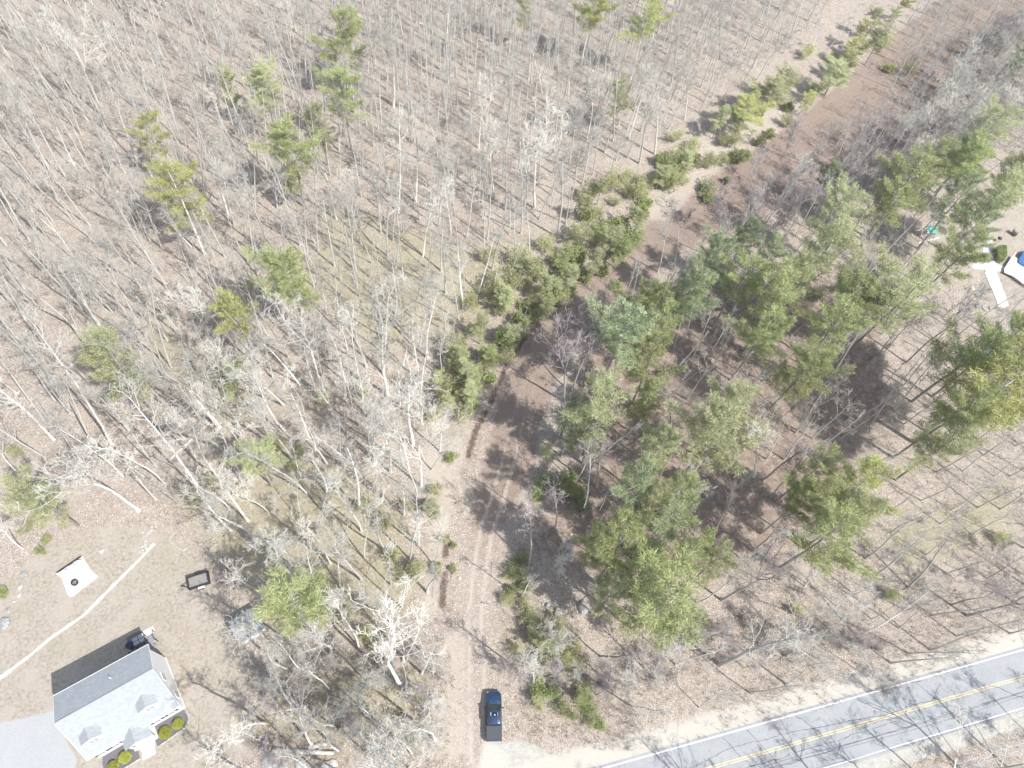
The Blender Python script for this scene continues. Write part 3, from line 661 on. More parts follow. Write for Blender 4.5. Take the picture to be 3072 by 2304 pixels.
# --- grey thickets at upper right and by the lane
TH = [(1960,330,'pale'),(2010,300,'pale'),(2060,290,'pale'),(2110,220,'pale'),(2140,170,'pale'),(2180,230,'pale'),(1900,300,'dark'),(1850,330,'dark'),(1800,370,'dark'),(1740,390,'dark'),(1700,420,'pale'),(1650,440,'dark'),(1870,400,'pale'),(1930,360,'dark'),(1760,460,'pale'),(1600,470,'dark'),(1980,200,'dark'),(2040,230,'dark'),(1690,340,'dark'),(1620,390,'dark'),(2100,130,'dark'),(2170,110,'dark'),(1480,480,'dark'),(1530,500,'dark'),(2000,420,'dark'),(1560,800,'dark'),(1600,780,'pale'),(1520,780,'dark'),(1640,830,'dark'),(1720,930,'pale'),(1690,900,'dark'),(1950,720,'dark'),(1900,760,'dark'),(1990,690,'dark'),(1860,790,'dark'),(1480,1060,'dark'),(1520,1080,'pale'),(540,1060,'pale'),(600,1100,'pale'),(480,1150,'pale'),(560,1180,'dark'),(500,1250,'dark'),(640,1180,'pale'),(700,1150,'pale'),(930,900,'pale'),(900,850,'pale'),(960,700,'pale'),(770,1000,'pale'),(420,760,'dark'),(700,1050,'pale'),(810,1550,'pale'),(780,1590,'pale'),(740,1540,'pale'),(560,1560,'pale'),(590,1480,'dark'),(660,1460,'dark'),(850,1440,'dark'),(880,1500,'pale'),(1390,1470,'pale'),(1350,1490,'pale'),(1290,1440,'dark'),(1150,1440,'pale'),(1240,1460,'pale'),(1560,1420,'dark'),(1680,1400,'dark'),(1110,1190,'dark'),(1210,1230,'pale'),(300,480,'dark'),(330,510,'dark'),(250,380,'dark'),(120,420,'pale'),(60,260,'pale'),(2060,1250,'dark'),(2140,1200,'pale'),(1600,1330,'dark'),(1750,1290,'pale'),(1900,1210,'dark'),(2180,1290,'dark'),(2120,1620,'pale'),(2180,1600,'dark'),(2050,1650,'dark')]
THP = W([(1590,500),(1720,430),(1830,370),(1940,290),(2030,200),(2110,110),(2240,70),(2240,270),(2080,340),(1950,410),(1800,460),(1650,530)])
tq = rng.uniform([-110, 0], [160, 200], (9000, 2)); tq = tq[inpoly(tq, THP)]; sel = []
for q in tq:
    if not sel or np.min(np.linalg.norm(np.array(sel) - q, axis=1)) > 2.6: sel.append(q)
for q in sel[:85]:
    x, y = PX((q[0], q[1], 0)); TH.append((x/K, y/K, 'pale' if x/K > 1880 and rng.random() < .75 else 'dark'))
for x0, y0, x1, y1, n in ((560,1390,950,1650,30),(1085,1330,1300,1560,10),(1320,1360,1900,1500,18)):
    for q in range(n):
        x, y = rng.uniform(x0, x1), rng.uniform(y0, y1)
        if y > 1640 - (x - 1300)*.24 and x > 1300: continue
        TH.append((x, y, 'pale' if rng.random() < .5 else 'dark'))
TH = [e for e in TH if math.hypot(e[0]-1232, e[1]-1312) > 75 and not (1040 < e[0] < 1150 and 1150 < e[1] < 1260)]
for n_, (x, y, tone) in enumerate(TH):
    px = OV(x, y); B = G(*px); v = (THICK if n_ % 2 else THICK2)[tone]
    up = y < 520 and x > 1500; h = rng.uniform(6.5, 11) if up else rng.uniform(3.2, 6.0)
    o = place_tree('sapling', v[0], v[1], B, h, 10, rng.uniform(0, 6.28), None, 1.25)
    o['category'] = 'sapling'; o['group'] = 'young leafless saplings'
    reg(o, px, 'bushy %s leafless sapling' % {'pale': 'grey', 'dark': 'purplish'}[tone], 'sapling')

# --- evergreen laurels and budding shrubs
SHG = [shrub(400 + i, leaves=460, k=6) for i in range(4)]
SHM = [npmesh('laurel_shrub', v, f, [M_LAUREL, M_DARKBARK], False, m) for v, f, m in SHG]
SHP = [npmesh('laurel_shrub', v, f, [M_PINE, M_DARKBARK], False, m) for v, f, m in SHG]
BDG = [shrub(420 + i, H=2.6, R=1.6, stems=16, leaves=620, k=5, ln=.12, wd=.055) for i in range(3)]
BDM = [npmesh('budding_shrub', v, f, [M_BUD, M_TWIG], False, m) for v, f, m in BDG]
def place_shrub(ms, x, y, rp, hz, noun, name, kind):
    px = OV(x, y); C_ = G(*px, .6); R = rp*K*((np.array([0, 0, CAM_H]) - C_) @ RCW[:, 2])/F_PX
    o = link(name, ms[rng.integers(len(ms))]); o.location = (C_[0], C_[1], -.05); o.rotation_euler = (0, 0, rng.uniform(0, 6.28))
    s = R/1.5; o.scale = (s, s*rng.uniform(.85, 1.15), s*hz); o['category'] = 'shrub'; o['group'] = {'laurel': 'evergreen shrubs beside the lane', 'bud': 'budding shrubs on the forest floor'}[kind]
    reg(o, px, noun, kind)
for x, y, rp in [(1440,385,26),(1425,350,18),(1385,462,22),(1300,505,26),(1340,500,30),(1330,545,26),(1365,520,24),(1240,560,26),(1225,600,26),(1205,570,20),(1260,600,20),(1195,640,24),(1230,630,20),(1300,590,18),(1155,680,22),(1120,700,22),(1090,745,26),(1065,775,18),(1135,665,18),(1000,790,26),(1020,830,28),(985,850,22),(1015,870,20),(975,990,16),(1480,360,20),(1500,345,16),(1590,345,22),(1610,335,16),(1525,405,22),(1530,430,18),(1660,290,16),(1640,310,14),(1395,440,18),(1265,470,20),(1175,1040,18),(1230,1040,22),(1245,1070,22),(1215,1060,18),(1160,1070,16),(1115,1240,18),(1130,1265,16),(1105,1275,16),(980,1178,10),(945,1222,12),(978,1228,12),(1185,1370,26),(1205,1400,24),(1170,1395,18),(1165,1490,22),(1195,1500,18),(1255,1500,20),(1270,1530,18),(1295,1565,16),(895,1600,14),(797,1375,14),(5,1280,16),(85,1190,12),(100,1165,12),(1130,1205,14),(1255,1095,16),(1800,130,14),(1700,230,16),(1920,150,14),(1570,390,12),(925,1090,16),(940,1110,14),(870,1545,10),(1060,820,14),(1120,1210,12),(1330,620,14)]:
    lau = (1150 < x < 1450 and y < 650) or (1000 < x < 1300 and y > 650)
    place_shrub(SHM if lau else SHP, x, y, rp*(1.2 if lau else 1.1), rng.uniform(.7, 1.2), 'glossy green laurel shrub' if lau else 'leafy green shrub', 'laurel_shrub', 'laurel')
for x, y, rp in [(1100,620,34),(1130,580,34),(1080,660,32),(1160,600,28),(980,810,34),(960,860,30),(990,760,30),(1010,900,24),(940,900,26),(1060,640,30),(1180,540,26),(1020,720,24),(1270,430,26),(1320,410,26),(1290,470,22),(1240,510,24),(500,820,30),(520,800,24),(600,970,24),(650,980,22),(640,1010,22),(830,1130,26),(900,1240,26),(870,1250,22),(850,1210,22),(790,1370,20),(820,1400,24),(900,1500,22),(1140,1330,24),(1170,1350,22),(1240,1430,22),(1090,1290,18),(460,1040,24),(700,1270,24),(430,1080,22),(940,1060,20),(790,1100,24),(1180,980,20),(700,870,22),(780,850,20),(560,620,22),(2160,1170,24),(1920,1290,20),(1820,1210,18),(1720,1320,18),(40,980,20),(60,1140,20),(1560,310,18),(1500,320,20),(1050,560,26),(1740,120,20),(1700,270,18),(1960,160,18),(1010,660,24),(880,1100,20),(750,1330,22),(960,1170,14),(1560,350,16),(1150,1360,24),(1200,1360,26),(1210,1420,26),(1170,1430,22),(1240,1400,20),(1160,1520,22),(1210,1530,22),(1270,1560,18),(1130,1300,20),(1100,1300,16),(1190,1385,28),(1235,1545,20),(1100,1240,18),(945,1240,18),(1110,1400,16),(1265,1480,18)] + [(np.interp(u, [0, .25, .5, .75, 1], [985, 1120, 1290, 1470, 1900]) + rng.normal(0, 22), np.interp(u, [0, .25, .5, .75, 1], [880, 680, 500, 350, 90]) + rng.normal(0, 16), rng.uniform(14, 24)) for u in rng.uniform(0, 1, 55)]:
    place_shrub(BDM, x, y, rp, rng.uniform(.7, 1.3), 'pale green budding shrub', 'budding_shrub', 'bud')

# --- brush: uncountable twigs, brambles and small shoots on the floor
def brush(name, n, regions, mats, label, hmin, hmax, seed, dens=None, fan=4):
    r = np.random.default_rng(seed); pts = r.uniform([-110, -10], [160, 200], (max(n*5, 200000 if n < 2000 else 0), 2)); ok = np.zeros(len(pts), bool)
    for g_ in regions: ok |= inpoly(pts, g_)
    nz = np.sin(pts[:, 0]*.31 + np.sin(pts[:, 1]*.23)*2) + np.sin(pts[:, 1]*.37 + np.cos(pts[:, 0]*.19)*2) + r.normal(0, .7, len(pts))
    ok &= nz > (-.2 if dens is None else dens); pts = pts[ok][:n]; N = len(pts)*fan
    b = np.repeat(pts, fan, 0) + r.normal(0, .06, (N, 2)); b = np.column_stack([b, np.zeros(N)])
    h = r.uniform(hmin, hmax, N)[:, None]; d = r.normal(0, .55, (N, 3)); d[:, 2] = 1; d /= np.linalg.norm(d, axis=1)[:, None]
    m = b + d*h*.5 + r.normal(0, .05, (N, 3)); t = m + unitrows(d + r.normal(0, .3, (N, 3)))*h*.5; t[:, 2] = np.abs(t[:, 2])
    a = 2*np.pi*np.arange(3)/3; off = np.stack([np.cos(a), np.sin(a), np.zeros(3)], 1)
    V = np.concatenate([b[:, None] + off*.014, m[:, None] + off*.010, t[:, None] + off*.004], 1)      # N,9,3
    Fl = []
    for s in (0, 3):
        for j in range(3): Fl.append([s+j, s+(j+1) % 3, s+3+(j+1) % 3, s+3+j])
    Fa = (np.array(Fl)[None] + (np.arange(N)*9)[:, None, None]).reshape(-1, 4)
    o = link(name, npmesh(name, V.reshape(-1, 3), Fa, mats)); tag(o, label, 'undergrowth', kind='stuff')
def unitrows(v): return v/(np.linalg.norm(v, axis=1)[:, None] + 1e-9)
M_BRUSH = bark_material('reddish_brush', (.24,.17,.145), (.42,.33,.29), dark=(.16,.11,.09))
M_BRUSH2 = bark_material('grey_brush', (.34,.30,.27), (.55,.51,.46), dark=(.24,.21,.17))
R_EDGE = [W([(1080,1300),(1280,1330),(1500,1350),(2230,1180),(2230,1390),(1900,1500),(1420,1620),(1230,1620),(1110,1590),(1090,1480)]), W([(540,1400),(960,1380),(1000,1500),(960,1680),(520,1680)])]
brush('brush', 24000, R_EDGE, M_BRUSH, 'dense reddish twiggy brush between the woods and the road', .4, 1.5, 5, dens=-1.0)
brush('forest_undergrowth', 30000, [WOODL, WOODR], M_BRUSH2, 'thin grey shoots and twigs over the forest floor', .4, 1.9, 6)
brush('lane_brush', 6000, [W([(1450,560),(1560,400),(1800,250),(2000,60),(2230,-40),(2230,250),(1900,400),(1650,480)]), W([(1060,900),(1200,700),(1330,600),(1350,640),(1230,760),(1200,950),(1150,1150),(1060,1150)])], M_PURPLE, 'purplish low brush covering the overgrown upper lane', .5, 2.0, 8, dens=-.8)
DE = [[tuple(p) for p in np.array(d) + [.7, -.3]] + [tuple(p) for p in (np.array(d) + [-.7, .3])[::-1]] for d in DITCHES] + [W([(1012,1000),(1050,900),(1100,790),(1190,660),(1250,610),(1262,622),(1200,680),(1115,800),(1062,910),(1024,1005)])]
brush('bank_brush', 1500, DE, M_BRUSH, 'reddish brush along the dark bank on the left of the lane', .3, 1.1, 12, dens=-9)
S_EDGE = [[tuple(q) for q in road_c(9.3)[10:]] + [tuple(q) for q in road_c(22)[10:][::-1]]]
brush('roadside_brush', 9000, S_EDGE, M_PURPLE, 'dark brush on the far side of the road', .5, 2.0, 9, dens=-2)

# trees across the road: their shadows lie over the asphalt
for n_, (xx, off, h, vi, tone) in enumerate([(19,11.5,15,0,'pale'),(27,12.5,17,1,'pale'),(34,10.8,19,6,'dark'),(40,13,16,7,'pale'),(45,10.5,13,4,'pale'),(49,12,17,3,'pale'),(55,13.5,18,1,'pale'),(60,11,14,0,'pale'),(66,12,18,6,'pale'),(72,13,16,7,'pale'),(78,11.5,15,4,'pale'),(85,12.5,17,3,'pale'),(92,13,17,0,'pale')]):
    q = road_c(off, xx, xx + .1, 1.0)[0]; v = BV[vi][tone]; B = np.array([q[0], q[1], 0])
    o = place_tree('bare_tree', v[0], v[1], B, h, 18, n_*1.7, B + np.array([0.08, .10, 1]))
    o['category'] = 'tree'; o['group'] = 'leafless trees across the road'; reg(o, PX(B), 'leafless tree south of the road', 'bareS')

# ------------------------------------------------------------------ common object materials
M_SIDING = (lambda t: (t.col(t.mix(t.noise(3, 3, .5, t.obj()), (.74,.75,.76), (.82,.83,.84))), t.m)[1])(NT('white_clapboard'))
def siding():
    t = NT('white_clapboard_siding'); ob = t.n('ShaderNodeSeparateXYZ'); t.lk(t.obj(), ob.inputs[0])
    w = t.math('FRACT', t.math('MULTIPLY', ob.outputs[2], 7.5)); t.col(t.mix(t.noise(4, 4, .6, t.obj()), (.82,.83,.84), (.88,.885,.885)))
    t.bump(w, .5, .03); t.p.inputs['Roughness'].default_value = .6; return t.m
M_SIDING = siding()
def shingle(name, lo, hi):
    t = NT(name); ob = t.obj(); br = t.n('ShaderNodeTexBrick'); br.inputs['Scale'].default_value = 1
    br.inputs['Brick Width'].default_value = .32; br.inputs['Row Height'].default_value = .16; br.inputs['Mortar Size'].default_value = .008
    br.inputs['Color1'].default_value = (.35,.35,.35,1); br.inputs['Color2'].default_value = (.75,.75,.75,1); br.inputs['Mortar'].default_value = (.1,.1,.1,1)
    t.lk(ob, br.inputs['Vector'])
    c = t.mix(t.noise(2.5, 6, .75, ob), lo, hi); c = t.mix(.35, c, br.outputs[0], 'SOFT_LIGHT')
    c = t.mix(t.ramp(t.noise(.45, 3, .6, ob), [(.45, 0.0), (.7, .25)]), c, tuple(x*.88 for x in lo)); t.col(c); t.bump(t.noise(20, 2, .6, ob), .4, .02); return t.m
M_SHINGLE = shingle('grey_roof_shingles', (.275,.295,.305), (.33,.35,.365))
M_TRIM = plain('white_trim', (.83,.83,.82), .5, var=.03)
M_GLASS = plain('window_glass', (.20,.22,.23), .08, var=.3, spec=.6)
M_SHUTTER = plain('dark_shutter', (.10,.105,.12), .6)
M_CONC = plain('pale_concrete', (.62,.61,.58), .9, var=.12, scale=3)
M_CONCW = plain('bright_concrete', (.60,.59,.555), .9, var=.16, scale=2)
M_MULCH = plain('dark_mulch', (.13,.12,.125), .95, var=.6, scale=14)
M_BLACK = plain('black_painted_metal', (.03,.032,.036), .5, var=.3)
M_DECK = plain('grey_deck_boards', (.24,.24,.25), .8, var=.2, scale=3)
M_NAVY = plain('navy_cover', (.02,.03,.085), .6)
M_PLY = plain('weathered_plywood', (.235,.225,.21), .85, var=.35, scale=2.5)
M_RUBBER = plain('black_rubber', (.02,.02,.022), .8)
M_STEEL = plain('dull_steel', (.45,.46,.47), .4, metal=.8)
def rockmat(name, lo, hi):
    t = NT(name); ob = t.obj(); t.col(t.mix(t.ramp(t.noise(2.2, 6, .75, ob), [(.35, 0.0), (.65, 1.0)]), lo, hi)); t.bump(t.noise(4, 5, .7, ob), .8, .08); return t.m
M_ROCK = rockmat('grey_granite', (.18,.18,.17), (.42,.42,.40)); M_ROCKP = rockmat('pale_stone', (.28,.27,.24), (.54,.52,.47)); M_ROCKY = rockmat('tan_stone', (.45,.36,.24), (.72,.62,.46))

def rock(name, B, sx, sy, sz, mt, seed, label=None, px=None, cat='boulder', group=None, rz=None):
    r = np.random.default_rng(seed); me = bpy.data.meshes.new(name)
    import bmesh
    bm = bmesh.new(); bmesh.ops.create_icosphere(bm, subdivisions=2, radius=1)
    cuts = [(unit(r.normal(0, 1, 3)), r.uniform(.55, .85)) for _ in range(9)]
    for v in bm.verts:
        p = np.array(v.co)
        for n, d in cuts:
            e = p @ n - d
            if e > 0: p = p - n*e
        p *= 1 + r.normal(0, .02); v.co = (p[0]*sx, p[1]*sy, max(p[2]*sz, -.25*sz))
    bm.to_mesh(me); bm.free(); me.materials.append(mt)
    o = link(name, me); o.location = (B[0], B[1], .12*sz); o.rotation_euler = (0, 0, r.uniform(0, 6.28) if rz is None else rz)
    o['category'] = cat
    if group: o['group'] = group
    if label: o['label'] = label
    else: reg(o, px, 'pale stone' if cat == 'stone' else 'rough boulder', cat)
    return o
Z6 = lambda x, y: (1600 + x/11.06, 1780 + y/11.06)
rock('boulder', G(*Z6(850,610)), .75, .95, .65, M_ROCKP, 1, 'smaller whitish boulder left of the grey one, above the pickup')
rock('boulder', G(*Z6(1640,470)), 1.05, 1.1, 1.0, M_ROCKP, 3, 'larger grey pointed boulder under the biggest pine, throwing a dark shadow')
rock('boulder', G(*Z6(480,400)), .38, .5, .45, M_ROCK, 5, 'small mossy grey rock just left of the whitish boulder')
rock('boulder', G(*Z6(320,350)), .2, .25, .25, M_ROCKP, 6, 'fist shaped white stone beside the small mossy rock')
rock('boulder', G(*Z6(1210,260)), .3, .16, .15, M_ROCKP, 8, 'flat pale stone between and above the two boulders')
for n_, (x, y, s, mt) in enumerate([(75,1725,.65,M_ROCK),(62,1760,.5,M_ROCKP),(57,1787,.35,M_ROCKP),(40,1805,.3,M_ROCKP),(22,1835,.5,M_ROCK),(14,1868,.95,M_ROCK),(302,1655,.5,M_ROCKP),(810,2290,1.25,M_ROCK),(905,2294,1.0,M_ROCK),(972,2296,.8,M_ROCK),(1000,2290,.7,M_ROCKP),(850,2300,.8,M_ROCK),(785,2248,.45,M_ROCKP),(1378,1735,.35,M_ROCKP),(1304,1814,.25,M_ROCKP),(1455,1813,.3,M_ROCKP),(1690,1618,.4,M_ROCKP),(1713,1603,.25,M_ROCKP),(1317,1975,.28,M_ROCKP),(1264,70,.8,M_ROCKP),(1318,205,.9,M_ROCKP),(1355,228,.9,M_ROCKP),(1776,215,1.0,M_ROCKP)]):
    rock('boulder', G(x, y), s, s*.8, s*.5, mt, 20 + n_, px=(x, y), group='rocks scattered on the ground')
Z7 = lambda x, y: (380 + x/7.373, 1560 + y/7.373)
n_ = 0
for cx_, cy_, sx_, sy_, cnt in ((395,680,60,60,20),(410,450,35,130,20),(470,200,70,60,14)):
    for q in range(cnt):
        p = Z7(random.gauss(cx_, sx_), random.gauss(cy_, sy_)); s = random.uniform(.12, .27)
        o = rock('stone', G(*p), s, s*.8, s*.6, M_ROCKP, 100 + n_, label='pale loose stone of the pile at the top of the lawn edging', cat='stone', group='pale stones piled by the lawn edging'); n_ += 1
Z8 = lambda x, y: (2850 + x/5.53, 700 + y/5.53)
for q in range(46):
    u = random.random(); p = Z8(np.interp(u, [0, .4, 1], [430, 180, 60]) + random.gauss(0, 55), np.interp(u, [0, .4, 1], [930, 950, 1500]) + random.gauss(0, 60)); s = random.uniform(.15, .5)
    rock('stone', G(*p), s, s*.8, s*.5, M_ROCKP if random.random() < .75 else M_ROCKY, 200 + q, label='pale stone in the curved rock border left of the forked walkway', cat='stone', group='rocks bordering the neighbour\'s yard')

# ------------------------------------------------------------------ white house
HOUSE = empty('house', (-31.6, 9.4, 0)); tag(HOUSE, 'white cape style house with pale grey roof and two front dormers', 'house')
hx = Vector((-.843, -.538, 0)).normalized(); hy = Vector((-hx.y*1, hx.x*1, 0)); hy = Vector((-.538, .843, 0)).normalized()
HM = Matrix(((hx.x, hy.x, 0, -31.6), (hx.y, hy.y, 0, 9.4), (0, 0, 1, 0), (0, 0, 0, 1)))   # left-handed pair handled by mirroring x
HOUSE.matrix_world = Matrix.Translation((-31.6, 9.4, 0)) @ Matrix.Rotation(math.atan2(-hx.y, -hx.x), 4, 'Z')
# local frame: x to the right gable (negative = left along the house), y to the back
def HX(x): return -x
HL = 10.3
def hbox(mb, x0, x1, y0, y1, z0, z1): return mb.box(-x1, -x0, y0, y1, z0, z1)
RY, RZ, FE, BE = 3.6, 8.9, 3.35, 6.95
w = MB()
prof = [(0, 0), (6.9, 0), (6.9, BE), (RY, RZ - .12), (0, FE + .3)]
vs = [(0, p[0], p[1]) for p in prof] + [(-HL, p[0], p[1]) for p in prof]
w.add(vs, [(0,1,2,3,4), (9,8,7,6,5)] + [(i, 5+i, 5+(i+1) % 5, (i+1) % 5) for i in range(5) if i not in (2, 3)])
w.build('wall', M_SIDING, HOUSE)
f_ = MB(); hbox(f_, -.05, HL + .05, -.05, 6.95, -.05, .35); f_.build('foundation', M_CONC, HOUSE)
sl_f = (RZ - FE)/(RY + .3)
def zf(y): return FE + (y + .3)*sl_f
rf = MB()
rf.slab([(.25, -.3, FE), (.25, RY, RZ), (-HL-.25, RY, RZ), (-HL-.25, -.3, FE)], .16)
rf.slab([(.25, 7.25, BE), (.25, RY, RZ - .006), (-HL-.25, RY, RZ - .006), (-HL-.25, 7.25, BE)], .16)
roof = rf.build('roof', M_SHINGLE, HOUSE)
cap = MB(); cap.box(-HL-.25, .25, RY - .12, RY + .12, RZ - .02, RZ + .03); cap.build('ridge_vent', plain('ridge_cap', (.36,.37,.38), .9), roof)
vp = MB(); vp.tube([(-4.3, 5.5, 7.6), (-4.3, 5.5, 8.35)], .06, 8); vp.build('vent_pipe', M_TRIM, roof)
fa = MB(); fa.box(-HL-.27, .27, -.345, -.30, FE - .2, FE + .01); fa.box(-HL-.27, .27, 7.25, 7.295, BE - .2, BE + .01)
for s in (.25, -HL-.27):
    fa.slab([(s, -.3, FE + .012), (s, RY, RZ + .012), (s+.02, RY, RZ + .012), (s+.02, -.3, FE + .012)], .2)
    fa.slab([(s, 7.25, BE + .012), (s, RY, RZ + .012), (s+.02, RY, RZ + .012), (s+.02, 7.25, BE + .012)], .2)
fa.build('fascia', M_TRIM, HOUSE)
def window(xc, y, z0, z1, wd, parent, axis='y', shut=True):
    fr = MB(); gl = MB()
    if axis == 'y':
        fr.box(-xc-wd/2-.07, -xc+wd/2+.07, y-.05, y-.003, z0-.07, z1+.07); gl.box(-xc-wd/2, -xc+wd/2, y-.058, y-.052, z0, z1)
        fr.box(-xc-.02, -xc+.02, y-.066, y-.05, z0, z1); fr.box(-xc-wd/2, -xc+wd/2, y-.066, y-.05, (z0+z1)/2-.02, (z0+z1)/2+.02)
    else:
        fr.box(xc+.003, xc+.05, y-wd/2-.07, y+wd/2+.07, z0-.07, z1+.07); gl.box(xc+.052, xc+.058, y-wd/2, y+wd/2, z0, z1)
        fr.box(xc+.05, xc+.066, y-wd/2, y+wd/2, (z0+z1)/2-.02, (z0+z1)/2+.02)
    f = fr.build('window', M_TRIM, parent); gl.build('pane', M_GLASS, f)
    if shut and axis == 'y':
        for s in (-1, 1):
            sh = MB(); c = -xc + s*(wd/2 + .3); sh.box(c-.19, c+.19, y-.06, y-.004, z0-.05, z1+.05)
            sh.build('shutter', M_SHUTTER, parent)
for xc in (1.27, 2.98, 7.85, 9.45): window(xc, 0, 1.15, 2.5, .62, HOUSE)
window(0, 3.5, 4.1, 5.2, .8, HOUSE, 'x')
window(0, 1.6, 1.1, 2.3, .8, HOUSE, 'x')
for xc in (2.25, 8.55):
    dw = MB(); yf = .72; zb = zf(yf) - .1; ze = 6.3; zp = 7.0; hw = 1.0
    dw.add([(-xc-hw, yf, zb), (-xc+hw, yf, zb), (-xc+hw, yf, ze), (-xc, yf, zp-.1), (-xc-hw, yf, ze), (-xc-hw, 2.2, ze), (-xc+hw, 2.2, ze), (-xc-hw, 1.0, zb), (-xc+hw, 1.0, zb)],
           [(0,1,2,3,4), (0,4,5,7), (1,8,6,2)])
    dm = dw.build('dormer', M_SIDING, HOUSE)
    yb = (zp - FE)/sl_f - .3; ye = (ze - .1 - FE)/sl_f - .3
    dr_ = MB(); e = 1.15
    dr_.slab([(-xc, yf-.08, zp), (-xc, yb, zp), (-xc-e, ye, ze-.1), (-xc-e, yf-.08, ze-.1)], .1)
    dr_.slab([(-xc, yf-.08, zp), (-xc, yb, zp), (-xc+e, ye, ze-.1), (-xc+e, yf-.08, ze-.1)], .1)
    dr_.build('dormer_roof', M_SHINGLE, dm); window(xc, yf, 5.05, 6.1, .9, dm, shut=False)
    df = MB()
    for s in (-1, 1): df.slab([(-xc, yf-.11, zp+.01), (-xc, yf-.08, zp+.01), (-xc+s*e, yf-.08, ze-.09), (-xc+s*e, yf-.11, ze-.09)], .16)
    df.build('dormer_trim', M_TRIM, dm)
# entry portico
po = MB(); xc = 5.2; po.box(-xc-1.35, -xc+1.35, -1.45, -.02, 2.75, 3.05)
for s in (-1, 1): po.tube([(-xc+s*1.2, -1.3, .35), (-xc+s*1.2, -1.3, 2.75)], .11, 10)
po.add([(-xc-1.35, -1.45, 3.05), (-xc+1.35, -1.45, 3.05), (-xc, -1.45, 4.1)], [(0,1,2)])
pt = po.build('portico', M_TRIM, HOUSE)
pr_ = MB(); pe = 1.55; zt = 4.2; yb = (zt - FE)/sl_f - .3 + .05
for s in (-1, 1): pr_.slab([(-xc, -1.6, zt), (-xc, yb, zt), (-xc+s*pe, -.05, 3.0), (-xc+s*pe, -1.6, 3.0)], .1)
pr_.build('portico_roof', M_SHINGLE, pt)
dd = MB(); dd.box(-xc-.5, -xc+.5, -.05, -.004, .4, 2.5); door = dd.build('door', plain('grey_door', (.30,.30,.30), .5), HOUSE)
kn = MB(); kn.tube([(-xc+.4, -.05, 1.4), (-xc+.4, -.12, 1.4)], .03, 8); kn.build('handle', M_STEEL, door)
st = MB()
st.box(-xc-1.4, -xc+1.4, -1.55, -.06, 0, .34); st.box(-xc-.85, -xc+.85, -1.9, -1.552, 0, .17)
st.build('front_steps', M_CONCW, HOUSE)
# back deck
dk = MB(); hbox(dk, .55, 3.25, 6.96, 9.3, .75, .9)
for a, b in ((.65, 9.2), (3.15, 9.2), (.65, 7.1), (3.15, 7.1)): hbox(dk, a-.07, a+.07, b-.07, b+.07, 0, .75)
deck = dk.build('deck', M_DECK, HOUSE)
rl = MB()
for z in (1.05, 1.85): hbox(rl, 1.2, 3.25, 9.24, 9.3, z, z+.06); hbox(rl, 3.19, 3.25, 6.97, 9.24, z, z+.06)
for a, b in ((1.2, 9.27), (2.2, 9.27), (3.22, 9.27), (3.22, 8.1), (3.22, 7.0)): hbox(rl, a-.05, a+.05, b-.05, b+.05, .9, 2.0)
rl.build('railing', M_BLACK, deck)
bl = MB()
for i in range(16): a = 1.3 + i*.12; hbox(bl, a-.012, a+.012, 9.255, 9.285, 1.11, 1.85)
for i in range(14): b = 7.1 + i*.15; hbox(bl, 3.21, 3.235, b-.012, b+.012, 1.11, 1.85)
bl.build('balusters', plain('pale_balusters', (.5,.5,.5), .5), deck)
sp = MB()
for i in range(5): hbox(sp, .2, 1.1, 9.32 + i*.26, 9.32 + i*.26 + .22, .72 - i*.15, .76 - i*.15)
stp = sp.build('stairs', plain('grey_treads', (.30,.29,.31), .7), deck)
sr = MB()
for a in (.13, 1.17): sr.tube([(-a, 9.35, 1.85), (-a, 10.7, 1.05)], .035, 6); sr.tube([(-a, 10.7, 0), (-a, 10.7, 1.05)], .04, 6); sr.tube([(-a, 9.35, 0), (-a, 9.35, 1.85)], .04, 6)
sr.build('stair_rail', M_BLACK, stp)
def hw(x, y, z=0): return HOUSE.matrix_world @ Vector((-x, y, z))
HRZ = math.atan2(-hx.y, -hx.x)
def slabthing(name, pts, z0, z1, mt, label, cat, bevel=0.02):
    mb = MB(); mb.prism([tuple(p[:2]) for p in pts], z0, z1); o = mb.build(name, mt, None, bevel=bevel); tag(o, label, cat); return o
slabthing('concrete_pad', [hw(.1,10.7), hw(1.35,10.7), hw(1.35,11.55), hw(.1,11.55)], 0, .06, M_CONCW, 'small bright concrete pad at the foot of the deck stairs', 'pad')
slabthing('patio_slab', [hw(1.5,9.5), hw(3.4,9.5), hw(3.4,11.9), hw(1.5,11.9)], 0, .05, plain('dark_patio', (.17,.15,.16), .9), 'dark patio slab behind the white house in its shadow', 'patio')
ent = [hw(4.5,-1.92), hw(6.0,-1.92), hw(6.25,-2.9), hw(4.75,-3.05)]
slabthing('front_walk', ent, 0, .05, M_CONCW, 'bright concrete walk leading from the front steps of the house', 'walkway')
# patio table and covered grill
tb = empty('patio_table', tuple(hw(2.0, 10.6, .05)), HRZ); tag(tb, 'grey glass patio table with four panes behind the house', 'table')
fr = MB(); fr.box(-.75, .75, -.55, .55, .68, .71)
ft = fr.build('table_frame', M_BLACK, tb)
gt = MB()
for a in (-.72, .03):
    for b in (-.52, .03): gt.box(a, a+.69, b, b+.49, .712, .722)
gt.build('table_top', plain('grey_glass_top', (.36,.38,.38), .3), tb)
for a in (-.68, .68):
    for b in (-.48, .48): lg = MB(); lg.box(a-.025, a+.025, b-.025, b+.025, 0, .68); lg.build('leg', M_BLACK, tb)
gr = empty('covered_grill', tuple(hw(3.15, 10.5, .0))); tag(gr, 'round grill under a navy cover beside the glass patio table', 'grill')
g1 = MB(); g1.tube([(0,0,.05),(0,0,.5),(0,0,.85),(0,0,1.02),(0,0,1.08)], [.42,.45,.5,.36,.1], 16); g1.build('cover', M_NAVY, gr, True)
g2 = MB()
